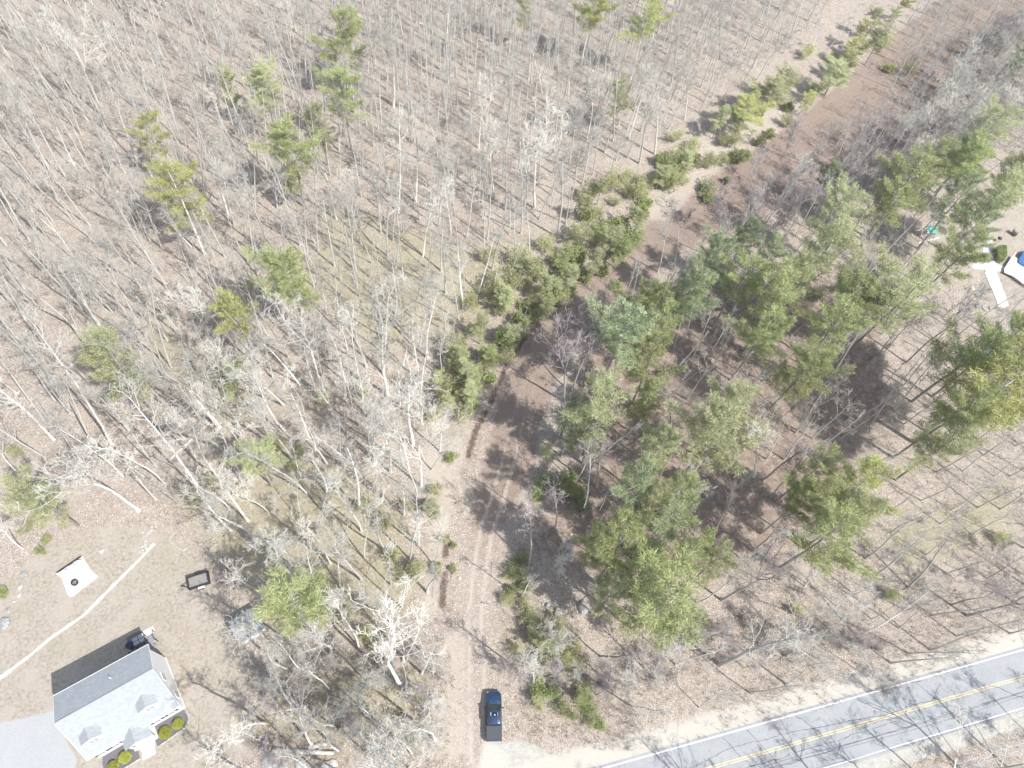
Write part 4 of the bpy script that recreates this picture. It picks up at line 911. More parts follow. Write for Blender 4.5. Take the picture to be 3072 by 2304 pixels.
for k in range(3): a = k*2.1; g2.tube([(.3*math.cos(a), .3*math.sin(a), .3), (.42*math.cos(a), .42*math.sin(a), 0)], .02, 6)
g2.build('legs', M_BLACK, gr)
# planting beds, stone edging and clipped bushes in front of the house
def arc(cx, cy, r, a0, a1, n=7): return [(cx + r*math.cos(a0 + (a1-a0)*i/n), cy + r*math.sin(a0 + (a1-a0)*i/n)) for i in range(n+1)]
bed1 = [(4.2,-.08)] + [(.1,-.08)] + [(0.0,-1.0)] + [(.1,-1.5),(.4,-1.9),(.8,-2.1),(1.2,-2.2)] + [(4.3,-2.5)]
bed2 = [(6.3,-.08),(10.1,-.08),(10.4,-1.2),(10.2,-2.2),(9.6,-2.7),(6.4,-2.6)]
for bd, lb in ((bed1, 'dark mulch bed with stone edging right of the front steps'), (bed2, 'dark mulch bed with stone edging left of the front steps')):
    e = empty('planting_bed', tuple(hw(bd[0][0], bd[0][1]))); tag(e, lb, 'flower bed')
    mb = MB(); mb.prism([tuple((hw(*p) - e.location)[:2]) for p in bd], 0, .05); mb.build('mulch', M_MULCH, e)
    eg = MB(); pts = bd[1:]; r = random.Random(3)
    for p, q in zip(pts[:-1], pts[1:]):
        L = math.hypot(q[0]-p[0], q[1]-p[1]); n = max(1, int(L/.24))
        for k in range(n):
            u = (k+.5)/n; c = hw(p[0]+(q[0]-p[0])*u, p[1]+(q[1]-p[1])*u) - e.location; s = .10 + r.random()*.02; a = r.random()*.5 + HRZ
            cc = [(c.x + s*sx*math.cos(a) - s*.7*sy*math.sin(a), c.y + s*sx*math.sin(a) + s*.7*sy*math.cos(a)) for sx, sy in ((-1,-1),(1,-1),(1.0,1),(-1,1))]
            eg.prism(cc, 0, .12 + r.random()*.04)
    eg.build('stone_edging', M_ROCKP, e)
gb = shrub(470, R=.62, H=.7, stems=26, leaves=1500, k=6, ln=.075, wd=.05)
M_CB = npmesh('bush', gb[0], gb[1], [M_BUSH, M_DARKBARK], False, gb[2])
def ball_bush(seed, R):
    r = np.random.default_rng(seed); n = 1100; d = unitrows(r.normal(0, 1, (n, 3))); d[:, 2] = np.abs(d[:, 2])*1.0 - .25
    c = d*R*r.uniform(.8, 1.05, n)[:, None]; c[:, 2] += R*.45; V, Fa = tri_tufts(r, c, unitrows(d), 5, .10, .06, .05, .2, .6)
    C = TubeSet()
    for q in range(10):
        a = r.uniform(0, 6.28); pts, _ = grow_path(r, np.zeros(3), np.array([math.cos(a)*.5, math.sin(a)*.5, 1]), R*1.1, 4, .1, 0); C.tube(pts, np.linspace(.03, .01, 4), 4)
    cv, cf = C.get(); return np.concatenate([V, cv]), np.concatenate([Fa, cf + len(V)]), np.concatenate([np.zeros(len(Fa)), np.ones(len(cf))])
for n_, (x, y, R, lb) in enumerate([(1.36,-1.3,.55,'round clipped yellow-green bush nearest the right corner of the house'), (2.97,-1.45,.62,'round clipped bush between the front steps and the corner bush'), (7.78,-1.55,.6,'round clipped bush first to the left of the front steps'), (9.2,-1.75,.5,'round clipped bush farthest left, cut by the bottom edge')]):
    v, f, m = ball_bush(480 + n_, R); o = link('bush', npmesh('bush', v, f, [M_BUSH, M_DARKBARK], False, m)); o.location = hw(x, y, .05)
    tag(o, lb, 'bush', 'clipped bushes along the house front')

# lawn edging strip
el = W([(-60,1505),(0,1465),(60,1420),(110,1378),(180,1330),(240,1270),(300,1210),(336,1172)])
xs = np.cumsum([0] + [math.dist(a, b) for a, b in zip(el[:-1], el[1:])]); ss = np.arange(0, xs[-1], .4)
ln_ = np.stack([np.interp(ss, xs, [p[0] for p in el]), np.interp(ss, xs, [p[1] for p in el])], 1)
V, Fa = strip(ln_, .20, .0, .035); N = len(ln_); V2 = V.copy(); V2[:, 2] = .07 + rng.normal(0, .012, len(V))
side = np.array([[i, i+1, i+1+2*N, i+2*N] for i in range(N-1)] + [[N+i+1, N+i, N+i+2*N, N+i+1+2*N] for i in range(N-1)])
t = NT('pale_pebble_edging'); t.col(t.ramp(t.noise(10, 5, .8), [(.3, (.33,.33,.29)), (.55, (.52,.515,.46)), (.7, (.66,.65,.59))])); t.bump(t.noise(9, 3, .6), .8, .06)
o = link('stone_edging', npmesh('stone_edging', np.concatenate([V, V2]), np.concatenate([Fa[:, ::-1], Fa + 2*N, side]), t.m)); tag(o, 'long pale stone edging strip curving across the lawn behind the house', 'edging')

# garden edging (thin pale hose-like border)
def polytube(name, pts, r, mt, label, cat, k=6):
    mb = MB(); mb.tube(pts, r, k); o = mb.build(name, mt, None, True); tag(o, label, cat); return o
gp = [(1120,270),(1050,290),(935,430),(960,480),(1100,590),(1240,680),(1290,660),(1390,530)]
polytube('garden_border', [tuple(G(*Z7(*p), .06)) for p in gp], .07, M_ROCKP, 'pale angular garden border above the black trailer', 'border')
gp = [(1140,320),(1085,390),(1110,460),(1180,500),(1290,460)]
polytube('garden_border', [tuple(G(*Z7(*p), .06)) for p in gp], .05, M_ROCKP, 'small curved pale border inside the angular garden border', 'border')

# fire pit patio
Z2 = lambda x, y: (160 + x/10.37, 1640 + y/10.37)
pc = [G(*Z2(*p))[:2] for p in ((120,830),(890,310),(1150,740),(1370,930),(590,1540),(500,1520),(290,960))]
fp = empty('fire_pit_patio', (*pc[0], 0)); tag(fp, 'square white gravel patio with timber border and black back board', 'patio')
mb = MB(); mb.prism([tuple(p - pc[0]) for p in pc], 0, .06)
t = NT('white_crushed_gravel'); t.col(t.ramp(t.noise(8, 5, .8), [(.3, (.34,.345,.34)), (.55, (.47,.475,.47)), (.75, (.58,.58,.57))])); t.bump(t.noise(12, 3, .6), .6, .04)
mb.build('gravel', t.m, fp)
mb = MB()
for a, b in ((0,6),(6,5),(5,4),(4,3),(3,2),(2,1)):
    p, q = pc[a] - pc[0], pc[b] - pc[0]; d = unit(np.append(q - p, 0))[:2]; n = np.array([-d[1], d[0]])*.09
    mb.prism([tuple(p+n), tuple(p-n), tuple(q-n), tuple(q+n)], -.01, .13)
mb.build('timber_border', plain('pale_timber', (.66,.63,.54), .8), fp)
mb = MB(); p, q = pc[0] - pc[0], pc[1] - pc[0]; d = unit(np.append(q - p, 0))[:2]; n = np.array([-d[1], d[0]])*.03
mb.prism([tuple(p+n), tuple(p-n), tuple(q-n), tuple(q+n)], 0, .34); mb.build('back_board', M_BLACK, fp)
p = G(*Z2(685,1125)); fr = empty('fire_ring', (p[0], p[1], .06)); tag(fr, 'round black iron fire ring with pale logs on the gravel patio', 'fire pit')
mb = MB(); n = 24
for k in range(n):
    a, b = 2*math.pi*k/n, 2*math.pi*(k+1)/n
    for r0_, r1_ in ((.42, .36),):
        mb.add([(r0_*math.cos(a), r0_*math.sin(a), 0), (r0_*math.cos(b), r0_*math.sin(b), 0), (r0_*math.cos(b), r0_*math.sin(b), .3), (r0_*math.cos(a), r0_*math.sin(a), .3), (r1_*math.cos(a), r1_*math.sin(a), .0), (r1_*math.cos(b), r1_*math.sin(b), .0), (r1_*math.cos(b), r1_*math.sin(b), .3), (r1_*math.cos(a), r1_*math.sin(a), .3)],
               [(0,1,2,3), (5,4,7,6), (3,2,6,7)])
mb.build('ring', M_BLACK, fr)
mb = MB()
for a in (.2, 1.2, 2.3): mb.tube([(-.25*math.cos(a), -.25*math.sin(a), .08 + a*.04), (.25*math.cos(a), .25*math.sin(a), .12 + a*.04)], .045, 7)
mb.build('logs', M_PLY, fr)
mb = MB(); mb.tube([(0,0,0.005),(0,0,.03)], .35, 20); mb.build('ash_bed', plain('ash', (.16,.16,.16), .95, var=.5), fr)
def adirondack(px, rz, lb):
    p = G(*px); e = empty('garden_chair', (p[0], p[1], .06), rz); tag(e, lb, 'chair', 'white chairs on the gravel patio')
    mb = MB()
    for k in range(5): mb.slab([(-.26, -.3+k*.11, .36-k*.02), (.26, -.3+k*.11, .36-k*.02), (.26, -.21+k*.11, .345-k*.02), (-.26, -.21+k*.11, .345-k*.02)], .02)
    mb.build('seat', M_TRIM, e)
    mb = MB()
    for k in range(5): x = -.24 + k*.105; h = (.82, .9, .94, .9, .82)[k]; mb.slab([(x, .22, .28), (x+.085, .22, .28), (x+.085, .52, h), (x, .52, h)], .02)
    mb.build('backrest', M_TRIM, e)
    mb = MB()
    for s in (-1, 1): mb.box(s*.34-.06, s*.34+.06, -.36, .4, .55, .575)
    mb.build('arms', M_TRIM, e)
    for s in (-1, 1):
        for y in (-.3, .28): mb = MB(); mb.box(s*.31-.02, s*.31+.02, y-.04, y+.04, 0, .55); mb.build('leg', M_TRIM, e)
adirondack(Z2(880,610), .25, 'white wooden garden chair at the upper right of the gravel patio')
adirondack(Z2(690,740), .65, 'white wooden garden chair in the middle by the black board')
adirondack(Z2(460,880), 1.05, 'white wooden garden chair at the left of the gravel patio')

# ------------------------------------------------------------------ trailer
Z5 = lambda x, y: (450 + x/5.03, 1650 + y/5.03)
ta, tb_, tc = G(*Z5(650,590)), G(*Z5(930,500)), G(*Z5(590,410))
d = (tb_ - ta)[:2]; L = 2.9; ang = math.atan2(d[1], d[0])
cen_ = G(*Z5(760,480)); TRL = empty('utility_trailer', (cen_[0], cen_[1], 0), ang); tag(TRL, 'small black open utility trailer with plywood floor on the lawn', 'trailer')
mb = MB(); mb.box(-1.35, 1.35, -.85, .85, .42, .5); mb.build('frame', M_BLACK, TRL)
mb = MB(); mb.box(-1.31, 1.31, -.81, .81, .502, .53); mb.build('floor', M_PLY, TRL)
mb = MB()
for s in (-1, 1):
    mb.box(-1.38, 1.38, s*.85-.03, s*.85+.03, .5, .92); mb.box(-1.40, 1.40, s*.85-.06, s*.85+.06, .92, .98)
mb.box(-1.38, -1.32, -.82, .82, .5, .98)
mb.build('side_panels', M_BLACK, TRL)
mb = MB(); mb.box(1.32, 1.38, -.82, .82, .5, 1.35)
for k in range(7): mb.box(1.315, 1.385, -.8+k*.26, -.77+k*.26, .5, 1.36)
mb.build('tailgate', M_BLACK, TRL)
mb = MB(); mb.tube([(-1.35, -.5, .45), (-2.15, 0, .45)], .045, 6); mb.tube([(-1.35, .5, .45), (-2.15, 0, .45)], .045, 6); mb.tube([(-2.1, 0, .45), (-2.35, 0, .47)], .06, 8); mb.tube([(-2.0, 0, .0), (-2.0, 0, .7)], .03, 6)
mb.build('drawbar', M_BLACK, TRL)
def wheel(parent, x, y, r, wd, hub=M_STEEL):
    mb = MB(); mb.tube([(x, y-wd/2, r), (x, y-wd/2+.03, r), (x, y+wd/2-.03, r), (x, y+wd/2, r)], [r*.9, r, r, r*.9], 20); w_ = mb.build('wheel', M_RUBBER, parent, True)
    s = 1 if y > 0 else -1; mb = MB(); mb.tube([(x, y+s*wd*.3, r), (x, y+s*(wd/2+.012), r)], r*.58, 14); mb.build('rim', hub, w_)
for s in (-1, 1):
    wheel(TRL, .1, s*1.03, .3, .18)
    mb = MB(); mb.slab([(-.35, s*.9, .6), (-.2, s*.9, .7), (-.2, s*1.16, .7), (-.35, s*1.16, .6)], .02); mb.box(-.2, .4, min(s*.9, s*1.16), max(s*.9, s*1.16), .68, .7); mb.slab([(.4, s*.9, .7), (.55, s*.9, .6), (.55, s*1.16, .6), (.4, s*1.16, .7)], .02)
    mb.build('fender', M_BLACK if s > 0 else M_TRIM, TRL)

# ------------------------------------------------------------------ shed by the lawn edge
sa, sb = G(*Z5(1400,1430)), G(*Z5(1760,1215)); d = (sb - sa)[:2]; L = float(np.linalg.norm(d)); ang = math.atan2(d[1], d[0])
SH = empty('shed', (sa[0], sa[1], 0), ang); tag(SH, 'small shed with blue-grey roof and white wall under the pine', 'shed')
Ld, Dp, He, Hr = L, 2.9, 2.1, 2.9
mb = MB(); vs = [(0, 0, 0), (0, Dp, 0), (0, Dp, He), (0, Dp/2, Hr), (0, 0, He)]; vs += [(Ld, v[1], v[2]) for v in vs]
mb.add(vs, [(4,3,2,1,0), (5,6,7,8,9)] + [(0,5,9,4), (1,2,7,6)]); mb.build('wall', M_SIDING, SH)
mb = MB(); mb.slab([(-.12, -.15, He-.05), (Ld+.12, -.15, He-.05), (Ld+.12, Dp/2, Hr+.05), (-.12, Dp/2, Hr+.05)], .07); mb.slab([(-.12, Dp+.15, He-.05), (Ld+.12, Dp+.15, He-.05), (Ld+.12, Dp/2, Hr+.045), (-.12, Dp/2, Hr+.045)], .07)
mb.build('roof', shingle('blue_grey_shed_roof', (.24,.265,.29), (.36,.39,.415)), SH)
mb = MB(); mb.box(Ld*.35, Ld*.65, -.05, -.004, .1, 1.85); dr2 = mb.build('door', M_TRIM, SH)
mb = MB(); mb.box(Ld*.62, Ld*.63, -.09, -.05, .9, 1.05); mb.build('handle', M_BLACK, dr2)

# ------------------------------------------------------------------ pickup truck
def loft(sections, k):
    """sections: list of (y, half width, z0, z1, corner) boxes with rounded upper corners"""
    mb = MB()
    return mb
TK = empty('pickup_truck', tuple(G(1480,2150)), math.radians(1.0)); tag(TK, 'dark blue crew cab pickup with open sunroof and black bed cover', 'pickup truck')
def car_paint():
    t = NT('dark_blue_car_paint'); t.col((.018,.045,.10)); t.p.inputs['Roughness'].default_value = .28; t.p.inputs['Metallic'].default_value = .35; t.p.inputs['Coat Weight'].default_value = .9
    t.p.inputs['Coat Roughness'].default_value = .05; t.p.inputs['Specular IOR Level'].default_value = .5; return t.m
M_PAINT = car_paint()
M_WIND = plain('dark_windscreen', (.015,.03,.025), .05, var=.2, spec=.8, coat=.5)
def ring(y, hw_, z0, z1, r=.1, crown=0.0):
    """rounded rectangle outline in the xz plane at y"""
    pts = [(-hw_, z0), (-hw_*1.0, z1-r), (-hw_+r*.35, z1-r*.35), (-hw_+r*1.2, z1), (-hw_*.4, z1+crown), (hw_*.4, z1+crown), (hw_-r*1.2, z1), (hw_-r*.35, z1-r*.35), (hw_, z1-r), (hw_, z0)]
    return [(p[0], y, p[1]) for p in pts]
def lofted(name, rings, mats, parent, smooth=True):
    mb = MB(); n = len(rings[0]); vs = [p for r in rings for p in r]
    fs = [(i*n+j, i*n+(j+1) % n, (i+1)*n+(j+1) % n, (i+1)*n+j) for i in range(len(rings)-1) for j in range(n)]
    fs += [tuple(range(n-1, -1, -1)), tuple(range((len(rings)-1)*n, len(rings)*n))]
    mb.add(vs, fs); o = mb.build(name, mats, parent, smooth)
    o.modifiers.new('bevel', 'BEVEL').width = .02; o.modifiers['bevel'].limit_method = 'ANGLE'; o.modifiers['bevel'].segments = 2
    return o
# y forward (up in the picture): rear -2.9, front 2.9
body = lofted('body', [ring(-2.86, .90, .5, 1.02, .08), ring(-2.80, .98, .42, 1.10, .08), ring(-1.2, 1.0, .40, 1.12, .08), ring(-1.08, 1.0, .40, 1.10, .08), ring(0.9, 1.0, .38, 1.10, .10), ring(1.35, 1.0, .38, 1.14, .12, .02), ring(2.2, .985, .40, 1.10, .14, .03), ring(2.62, .95, .42, 1.02, .16, .03), ring(2.82, .86, .46, .92, .14, .02), ring(2.90, .72, .5, .8, .1)], M_PAINT, TK)
hood = lofted('hood', [ring(1.30, .80, 1.0, 1.20, .05, .02), ring(1.7, .80, 1.0, 1.19, .05, .03), ring(2.35, .76, .98, 1.13, .05, .03), ring(2.62, .68, .95, 1.055, .05, .02)], M_PAINT, TK)
mb = MB()
for s in (-1, 1): mb.tube([(s*.42, 1.4, 1.205), (s*.40, 2.5, 1.12)], [.05, .03], 8)
mb.build('hood_ridges', M_PAINT, hood, True)
cab = lofted('cab', [ring(-1.02, .80, 1.05, 1.72, .12), ring(-.96, .79, 1.05, 1.84, .12, .015), ring(-.2, .79, 1.05, 1.89, .12, .03), ring(.55, .77, 1.05, 1.86, .12, .03), ring(.66, .765, 1.05, 1.83, .1, .02)], M_PAINT, TK)
mb = MB(); mb.slab([(-.74, .655, 1.80), (.74, .655, 1.80), (.86, 1.42, 1.19), (-.86, 1.42, 1.19)], .03); mb.build('windscreen', M_WIND, TK)
mb = MB(); mb.box(-.03, .03, .2, .3, 1.76, 1.80)
mb = MB(); mb.slab([(-.74, -1.01, 1.70), (.74, -1.01, 1.70), (.80, -1.10, 1.16), (-.80, -1.10, 1.16)], .03); mb.build('rear_window', M_WIND, TK)
for s in (-1, 1):
    for y0, y1 in ((-.9, -.1), (-.02, .62)):
        mb = MB(); mb.slab([(s*.806, y0, 1.70), (s*.806, y1, 1.70), (s*.93, y1 + (.35 if y1 > .5 else 0), 1.13), (s*.93, y0, 1.13)], .02); mb.build('side_window', M_WIND, TK)
    mb = MB(); mb.slab([(s*.80, .63, 1.78), (s*.70, .66, 1.83), (s*.84, 1.42, 1.18), (s*.95, 1.40, 1.12)], .03); mb.build('pillar', M_PAINT, TK)
    mb = MB(); mb.box(min(s*1.0, s*1.16), max(s*1.0, s*1.16), .86, 1.0, 1.12, 1.17); mb.build('mirror_arm', M_BLACK, TK)
    mb = MB(); mb.box(min(s*1.10, s*1.27), max(s*1.10, s*1.27), .84, .98, 1.08, 1.32); mb.build('side_mirror', M_BLACK, TK, bevel=.03)
    mb = MB(); mb.box(min(s*.98, s*1.05), max(s*.98, s*1.05), -1.0, 1.2, .30, .36); mb.build('running_board', M_BLACK, TK)
    mb = MB(); mb.box(min(s*.62, s*.88), max(s*.62, s*.88), 2.70, 2.86, .74, .93); mb.build('headlight', M_STEEL, TK, bevel=.03)
    mb = MB(); mb.box(min(s*.86, s*.985), max(s*.86, s*.985), -2.90, -2.78, .75, 1.06); mb.build('tail_light', plain('red_lens', (.35,.02,.02), .2), TK)
    for y in (-1.85, 1.85):
        wh = empty('w', (0,0,0)) if False else None
        mb = MB(); mb.tube([(s*.74, y, .4), (s*.77, y, .4), (s*.99, y, .4), (s*1.02, y, .4)], [.36, .4, .4, .36], 22); w_ = mb.build('wheel', M_RUBBER, TK, True)
        mb = MB(); mb.tube([(s*.9, y, .4), (s*1.03, y, .4)], .24, 14); mb.build('rim', M_STEEL, w_)
mb = MB(); mb.box(-.42, .42, -.05, .33, 1.895, 1.925); sr_ = mb.build('sunroof', plain('sunroof_opening', (.004,.004,.004), .6), TK)
mb = MB(); mb.box(-.46, -.42, -.06, .34, 1.895, 1.935); mb.box(.42, .445, -.06, .34, 1.895, 1.935); mb.build('sunroof_rail', plain('bright_trim', (.8,.8,.8), .3), sr_)
mb = MB(); mb.box(-.02, .14, -.0, .09, 1.926, 1.94); mb.build('headrest', M_TRIM, sr_, bevel=.01)
mb = MB()
for k in range(5): mb.box(-.5+k*.25-.012, -.5+k*.25+.012, -.88, -.12, 1.88, 1.925)
for s in (-1, 1): mb.box(s*.70-.02, s*.70+.02, -.9, .5, 1.84, 1.90)
mb.build('roof_ribs', M_PAINT, cab)
mb = MB(); mb.slab([(-.92, -1.14, 1.155), (.92, -1.14, 1.155), (.92, -2.74, 1.145), (-.92, -2.74, 1.145)], .05); cv_ = mb.build('bed_cover', plain('matte_black_vinyl', (.055,.06,.07), .55, var=.15), TK, bevel=.015)
mb = MB()
for s in (-1, 1): mb.box(s*.94-.025, s*.94+.025, -2.78, -1.12, 1.12, 1.16)
mb.box(-.9, .9, -2.80, -2.76, 1.10, 1.17); mb.build('cover_rail', M_BLACK, cv_)
mb = MB(); mb.box(-.9, .9, -3.02, -2.87, .5, .68); mb.build('rear_bumper', M_STEEL, TK, bevel=.03)
mb = MB(); mb.box(-.86, .86, 2.86, 3.0, .42, .64); mb.build('front_bumper', M_STEEL, TK, bevel=.03)
mb = MB(); mb.box(-.55, .55, 2.84, 2.93, .66, .88); mb.build('grille', M_BLACK, TK)
mb = MB()
for s in (-1, 1): mb.tube([(s*.1, 1.45, 1.215), (s*.7, 1.36, 1.235)], .012, 5)
mb.build('wiper', M_BLACK, TK)

# ------------------------------------------------------------------ neighbour's yard at the right edge
def flat(name, zz, pts, z0, z1, mt, label, cat): return slabthing(name, [G(*zz(*p)) for p in pts], z0, z1, mt, label, cat)
wk = empty('forked_walkway', tuple(G(*Z8(690,520)))); tag(wk, 'bright forked concrete walkway beside the pool deck', 'walkway')
c0 = G(*Z8(690,520))
for pts, z in (([(570,650),(580,590),(665,480),(700,470),(700,380),(760,500),(905,560),(1100,590),(1060,700),(900,640),(760,625),(800,730),(850,850),(880,950),(960,1140),(970,1200),(880,1240),(790,1230),(770,1120),(700,960)], .08),):
    mb = MB(); mb.prism([tuple((G(*Z8(*p)) - c0)[:2]) for p in pts], 0, z); mb.build('slab', M_CONCW, wk)
flat('concrete_pad', Z8, [(240,430),(380,370),(590,420),(660,480),(575,600),(400,590),(290,520)], 0, .05, M_CONC, 'pale concrete pad left of the forked walkway', 'pad')
flat('grey_walk', Z8, [(540,400),(550,130),(600,-60),(680,-60),(705,90),(698,470),(640,450)], 0, .04, plain('grey_paving', (.42,.44,.46), .8), 'straight grey walk under the pine beside the hedge', 'walkway')
pd = empty('pool_deck', tuple(G(*Z8(1000,520)))); tag(pd, 'bright white pool deck with railing cut by the right edge', 'deck'); c0 = G(*Z8(1000,520))
mb = MB(); mb.prism([tuple((G(*Z8(*p), .55) - c0)[:2]) for p in ((905,575),(1040,365),(1130,430),(1228,530),(1600,700),(1600,1050),(1228,850),(1060,720),(900,650))], .45, .6); mb.build('deck_floor', M_CONCW, pd)
mb = MB()
for a, b in (((905,575),(1045,360)), ((1060,720),(1228,850)), ((1228,850),(1500,1010))):
    p, q = G(*Z8(*a), .6) - c0, G(*Z8(*b), .6) - c0; p[2] = q[2] = 1.5; mb.tube([tuple(p), tuple(q)], .05, 6)
    for u in np.linspace(0, 1, 6): m = p + (q-p)*u; mb.tube([(m[0], m[1], .0), (m[0], m[1], 1.5)], .03, 5)
mb.build('railing', M_TRIM, pd)
po_ = empty('swimming_pool', tuple(G(*Z8(1230,430)))); tag(po_, 'blue swimming pool corner beside the white deck at right edge', 'pool'); c0 = G(*Z8(1230,430))
mb = MB(); pp = [tuple((G(*Z8(*p), .9) - c0)[:2]) for p in ((1140,430),(1228,290),(1700,200),(1700,700),(1228,535),(1145,480))]; mb.prism(pp, 0, .85); mb.build('pool_wall', plain('blue_pool_wall', (.05,.14,.30), .4), po_)
mb = MB(); pp2 = [(p[0]*.93 + .12, p[1]*.93) for p in pp]; mb.prism(pp2, .852, .9); mb.build('pool_cover', plain('blue_cover', (.05,.13,.28), .4, var=.4, scale=1.5), po_)
# clipped hedge
hp = [G(*Z8(*p)) for p in ((720,270),(870,260),(880,430),(830,510),(740,480))]; c0 = sum(hp)/5; r = np.random.default_rng(77)
q = r.uniform(-3, 3, (16000, 2)); ok = inpoly(q + c0[:2], [p[:2] for p in hp]); q = q[ok][:2600]
cc = np.column_stack([q, r.uniform(.2, 1.15, len(q))]); top = r.random(len(q)) < .6; cc[top, 2] = 1.1 + r.normal(0, .05, top.sum())
V, Fa = tri_tufts(r, cc, np.tile([0, 0, 1.], (len(cc), 1)), 5, .12, .08, .06, .2, .8)
o = link('hedge', npmesh('hedge', V, Fa, M_LAUREL)); o.location = tuple(c0); tag(o, 'clipped green hedge block between the grey walk and pool deck', 'hedge')
# kettle grill and mat
p = G(*Z8(780,130)); gr = empty('kettle_grill', (p[0], p[1], .03)); tag(gr, 'black kettle grill standing just above the clipped hedge', 'grill')
mb = MB(); mb.tube([(0,0,.6),(0,0,.7),(0,0,.85),(0,0,.98),(0,0,1.04),(0,0,1.08)], [.16,.38,.45,.36,.2,.04], 18); mb.build('kettle', M_BLACK, gr, True)
for k in range(3): a = k*2.094; mb = MB(); mb.tube([(.2*math.cos(a), .2*math.sin(a), .7), (.42*math.cos(a), .42*math.sin(a), 0)], .03, 6); mb.build('leg', M_STEEL, gr)
mb = MB(); mb.box(-.08, .08, -.02, .02, 1.08, 1.12); mb.build('handle', M_STEEL, gr)
flat('grill_mat', Z8, [(700,200),(840,190),(870,240),(710,250)], 0, .03, M_CONCW, 'small pale mat under the black kettle grill', 'mat')
# dark lounge chair
S6 = lambda x, y: (2700 + x/4.366, 600 + y/4.366)
p = G(*S6(1490,460)); e = empty('lounge_chair', (p[0], p[1], 0), .7); tag(e, 'dark brown outdoor lounge chair above the blue pool', 'chair')
M_BRN = plain('dark_brown_wicker', (.06,.04,.035), .7)
mb = MB(); mb.box(-.5, .5, -.4, .4, .3, .38); mb.build('seat', M_BRN, e)
mb = MB(); mb.slab([(-.5, .38, .38), (.5, .38, .38), (.5, .75, 1.0), (-.5, .75, 1.0)], .06); mb.build('backrest', M_BRN, e)
for a in (-.45, .45):
    for b in (-.36, .36): mb = MB(); mb.box(a-.03, a+.03, b-.03, b+.03, 0, .3); mb.build('leg', M_BRN, e)
    mb = MB(); mb.box(a-.05, a+.05, -.4, .45, .58, .62); mb.build('arm', M_BRN, e)
# truck tyre ring and planter ring
p = G(*Z8(600,1250)); mb = MB(); pts = [(.75*math.cos(a), .62*math.sin(a), .12) for a in np.linspace(0, 2*math.pi, 25)]
mb.tube(pts, .12, 8, caps=False); o = mb.build('stone_ring', M_ROCKP, None, True); o.location = (p[0], p[1], 0); tag(o, 'pale oval planting ring near the foot of the forked walkway', 'planter')
rock('boulder', G(*Z8(470,1220)), .7, .8, .5, M_ROCK, 61, 'dark grey rock just left of the pale oval planting ring')
rock('boulder', G(*Z8(470,1050)), .8, .5, .4, M_ROCK, 62, 'blue-grey rock above the oval planting ring')
# play set
p = G(*S6(330,470)); PS = empty('swing_set', (p[0], p[1], 0), math.radians(20)); tag(PS, 'wooden swing set with turquoise slide under the pines at right', 'play set')
M_TURQ = plain('turquoise_plastic', (.03,.55,.47), .4); M_WOODP = plain('weathered_play_wood', (.42,.38,.33), .8)
mb = MB(); mb.box(-2.6, 2.4, -1.3, -1.15, 0, .14); mb.box(-2.6, 2.4, .95, 1.1, 0, .14); mb.build('ground_beam', M_TRIM, PS)
mb = MB(); mb.tube([(-2.4, .0, 2.1), (1.5, .0, 2.1)], .07, 6)
for x in (-2.3, .2, 1.5):
    for s in (-1, 1): mb.tube([(x, 0, 2.1), (x, s*1.05, 0)], .06, 6)
mb.build('frame', M_WOODP, PS)
mb = MB(); pr = [(-.2, 1.45), (.6, 1.1), (1.6, .55), (2.3, .25), (2.8, .2)]
for (a, z), (b, z2) in zip(pr[:-1], pr[1:]):
    mb.slab([(a, -.32, z), (b, -.32, z2), (b, .32, z2), (a, .32, z)], .04)
    for s in (-.36, .32): mb.slab([(a, s, z+.15), (b, s, z2+.15), (b, s+.05, z2+.15), (a, s+.05, z+.15)], .2)
mb.build('slide', M_TURQ, PS)
mb = MB(); mb.box(-1.3, -.2, -.6, .6, 1.4, 1.46); mb.build('platform', M_WOODP, PS)
mb = MB(); mb.slab([(-1.4, -.7, 2.3), (-.1, -.7, 2.3), (-.1, 0, 2.8), (-1.4, 0, 2.8)], .03); mb.slab([(-1.4, .7, 2.3), (-.1, .7, 2.3), (-.1, 0, 2.8), (-1.4, 0, 2.8)], .03); mb.build('awning', M_TURQ, PS)
p = G(*S6(470,375)); e = empty('spring_rider', (p[0], p[1], 0), .4); tag(e, 'small bright green plastic toy right of the turquoise slide', 'toy')
MG = plain('bright_green_plastic', (.05,.6,.2), .4)
mb = MB(); mb.box(-.45, .45, -.15, .15, .3, .55); mb.build('seat', MG, e, bevel=.05)
mb = MB(); mb.box(.25, .4, -.1, .1, .55, .95); mb.build('handle', MG, e, bevel=.03)
mb = MB(); mb.box(-.35, .35, -.25, .25, 0, .3); mb.build('base', MG, e, bevel=.03)

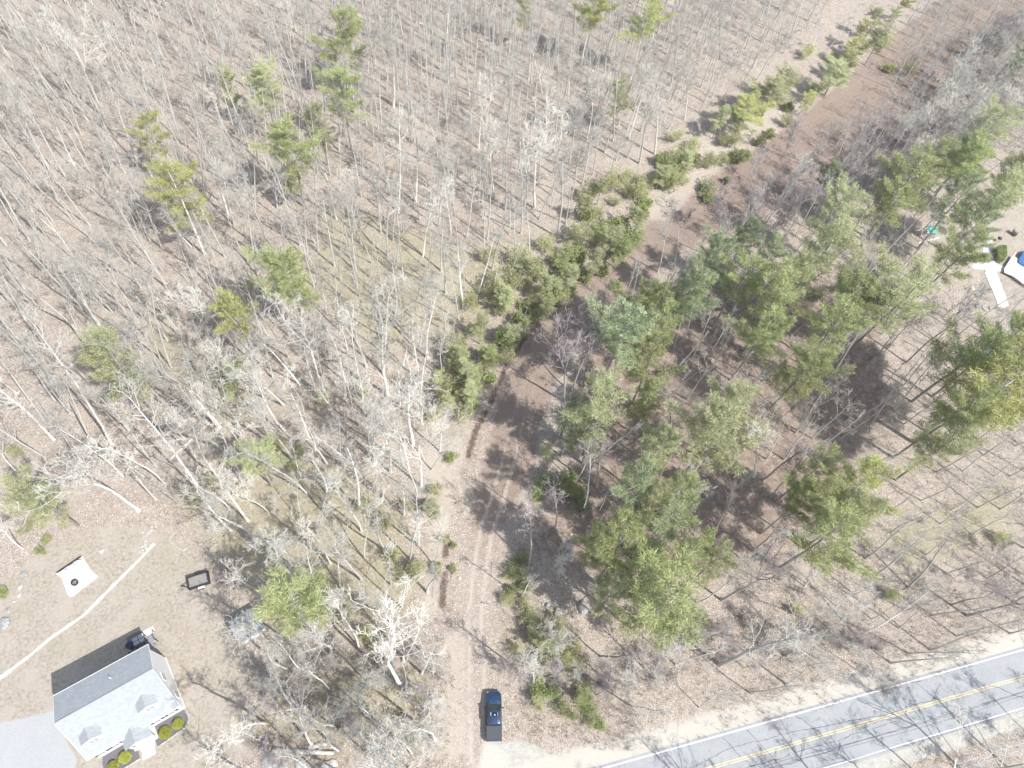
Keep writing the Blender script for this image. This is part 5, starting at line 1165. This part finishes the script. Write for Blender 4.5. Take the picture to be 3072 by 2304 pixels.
# ------------------------------------------------------------------ logs, stump, wires
def log(px0, px1, r, label, seed, mt=M_TWIG, z=None):
    rr = random.Random(seed); a, b = G(*px0), G(*px1); n = 8; pts = []
    for i in range(n): u = i/(n-1); q = a + (b-a)*u; pts.append((q[0] + rr.gauss(0, .05), q[1] + rr.gauss(0, .05), r*.9 + rr.gauss(0, .02)))
    mb = MB(); mb.tube(pts, [r*(1-.35*i/(n-1)) for i in range(n)], 9); o = mb.build('fallen_log', mt, None, True); tag(o, label, 'log', 'logs lying on the forest floor'); return o
Z3 = lambda x, y: (700 + x/5.53, 2150 + y/5.53)
log(Z3(660,560), Z3(1680,610), .34, 'thick pale fallen log along the bottom edge below the stump', 1)
log(Z3(1240,520), Z3(1560,450), .30, 'short thick pale log lying above the long fallen log', 2)
log(Z3(985,330), Z3(1090,250), .14, 'short reddish log above the long fallen log', 3, M_DARKBARK)
p = G(*Z3(545,430)); e = empty('stump', (p[0], p[1], 0)); tag(e, 'pale cut tree stump left of the long fallen log', 'stump')
mb = MB(); mb.tube([(0,0,0),(0,0,.15),(0,0,.55)], [.42,.34,.31], 14); mb.build('bark', M_BARK, e, True)
mb = MB(); mb.tube([(0,0,.551),(0,0,.56)], .29, 14); mb.build('cut_face', M_PLY, e)
log(TL(0,1,1360,1080), TL(0,1,1100,1320), .13, 'thin grey fallen trunk lying across the clearing left of centre', 4)
log(TL(1,1,1950,1150), TL(1,1,2100,1200), .16, 'pale fallen log under the broad pine by the lane', 5)
log(TL(1,2,905,585), TL(1,2,960,600), .10, 'short broken log lying on the lane above the pickup', 6, M_DARKBARK)
log(TL(1,2,720,580), TL(1,2,780,605), .08, 'little pale branch at the left edge of the lane', 7)
for n_, (off, z, lb) in enumerate(((9.6, 8.2, 'thin pale overhead cable nearest the road'), (10.2, 8.6, 'thin pale overhead cable second from the road'), (10.6, 6.9, 'lower pale overhead cable along the roadside'))):
    q = road_c(off, 5, 135, 3.0); pts = [(a[0], a[1], z - .9*math.sin(math.pi*((a[0]-5)/45 % 1))) for a in q]
    polytube('overhead_cable', pts, .022, plain('pale_cable_%d' % n_, (.5,.5,.5), .6), lb, 'cable', 5)

# haze volume added to lift the shadows, standing in for lens veil
M_VEIL = bpy.data.materials.new('lens_veil_haze'); M_VEIL.use_nodes = True; hn = M_VEIL.node_tree; hn.nodes.clear()
ho = hn.nodes.new('ShaderNodeOutputMaterial'); hv = hn.nodes.new('ShaderNodeVolumePrincipled'); hn.links.new(hv.outputs[0], ho.inputs['Volume'])
hv.inputs['Color'].default_value = (1, .98, .95, 1); hv.inputs['Density'].default_value = VEIL_DENSITY
mb = MB(); mb.box(-2300, 2300, -2300, 2300, -1.2, CAM_H + 4); tag(mb.build('haze', M_VEIL), 'added thin haze volume over the woods that lifts shadows like lens veil', 'haze', kind='stuff')
write_labels()
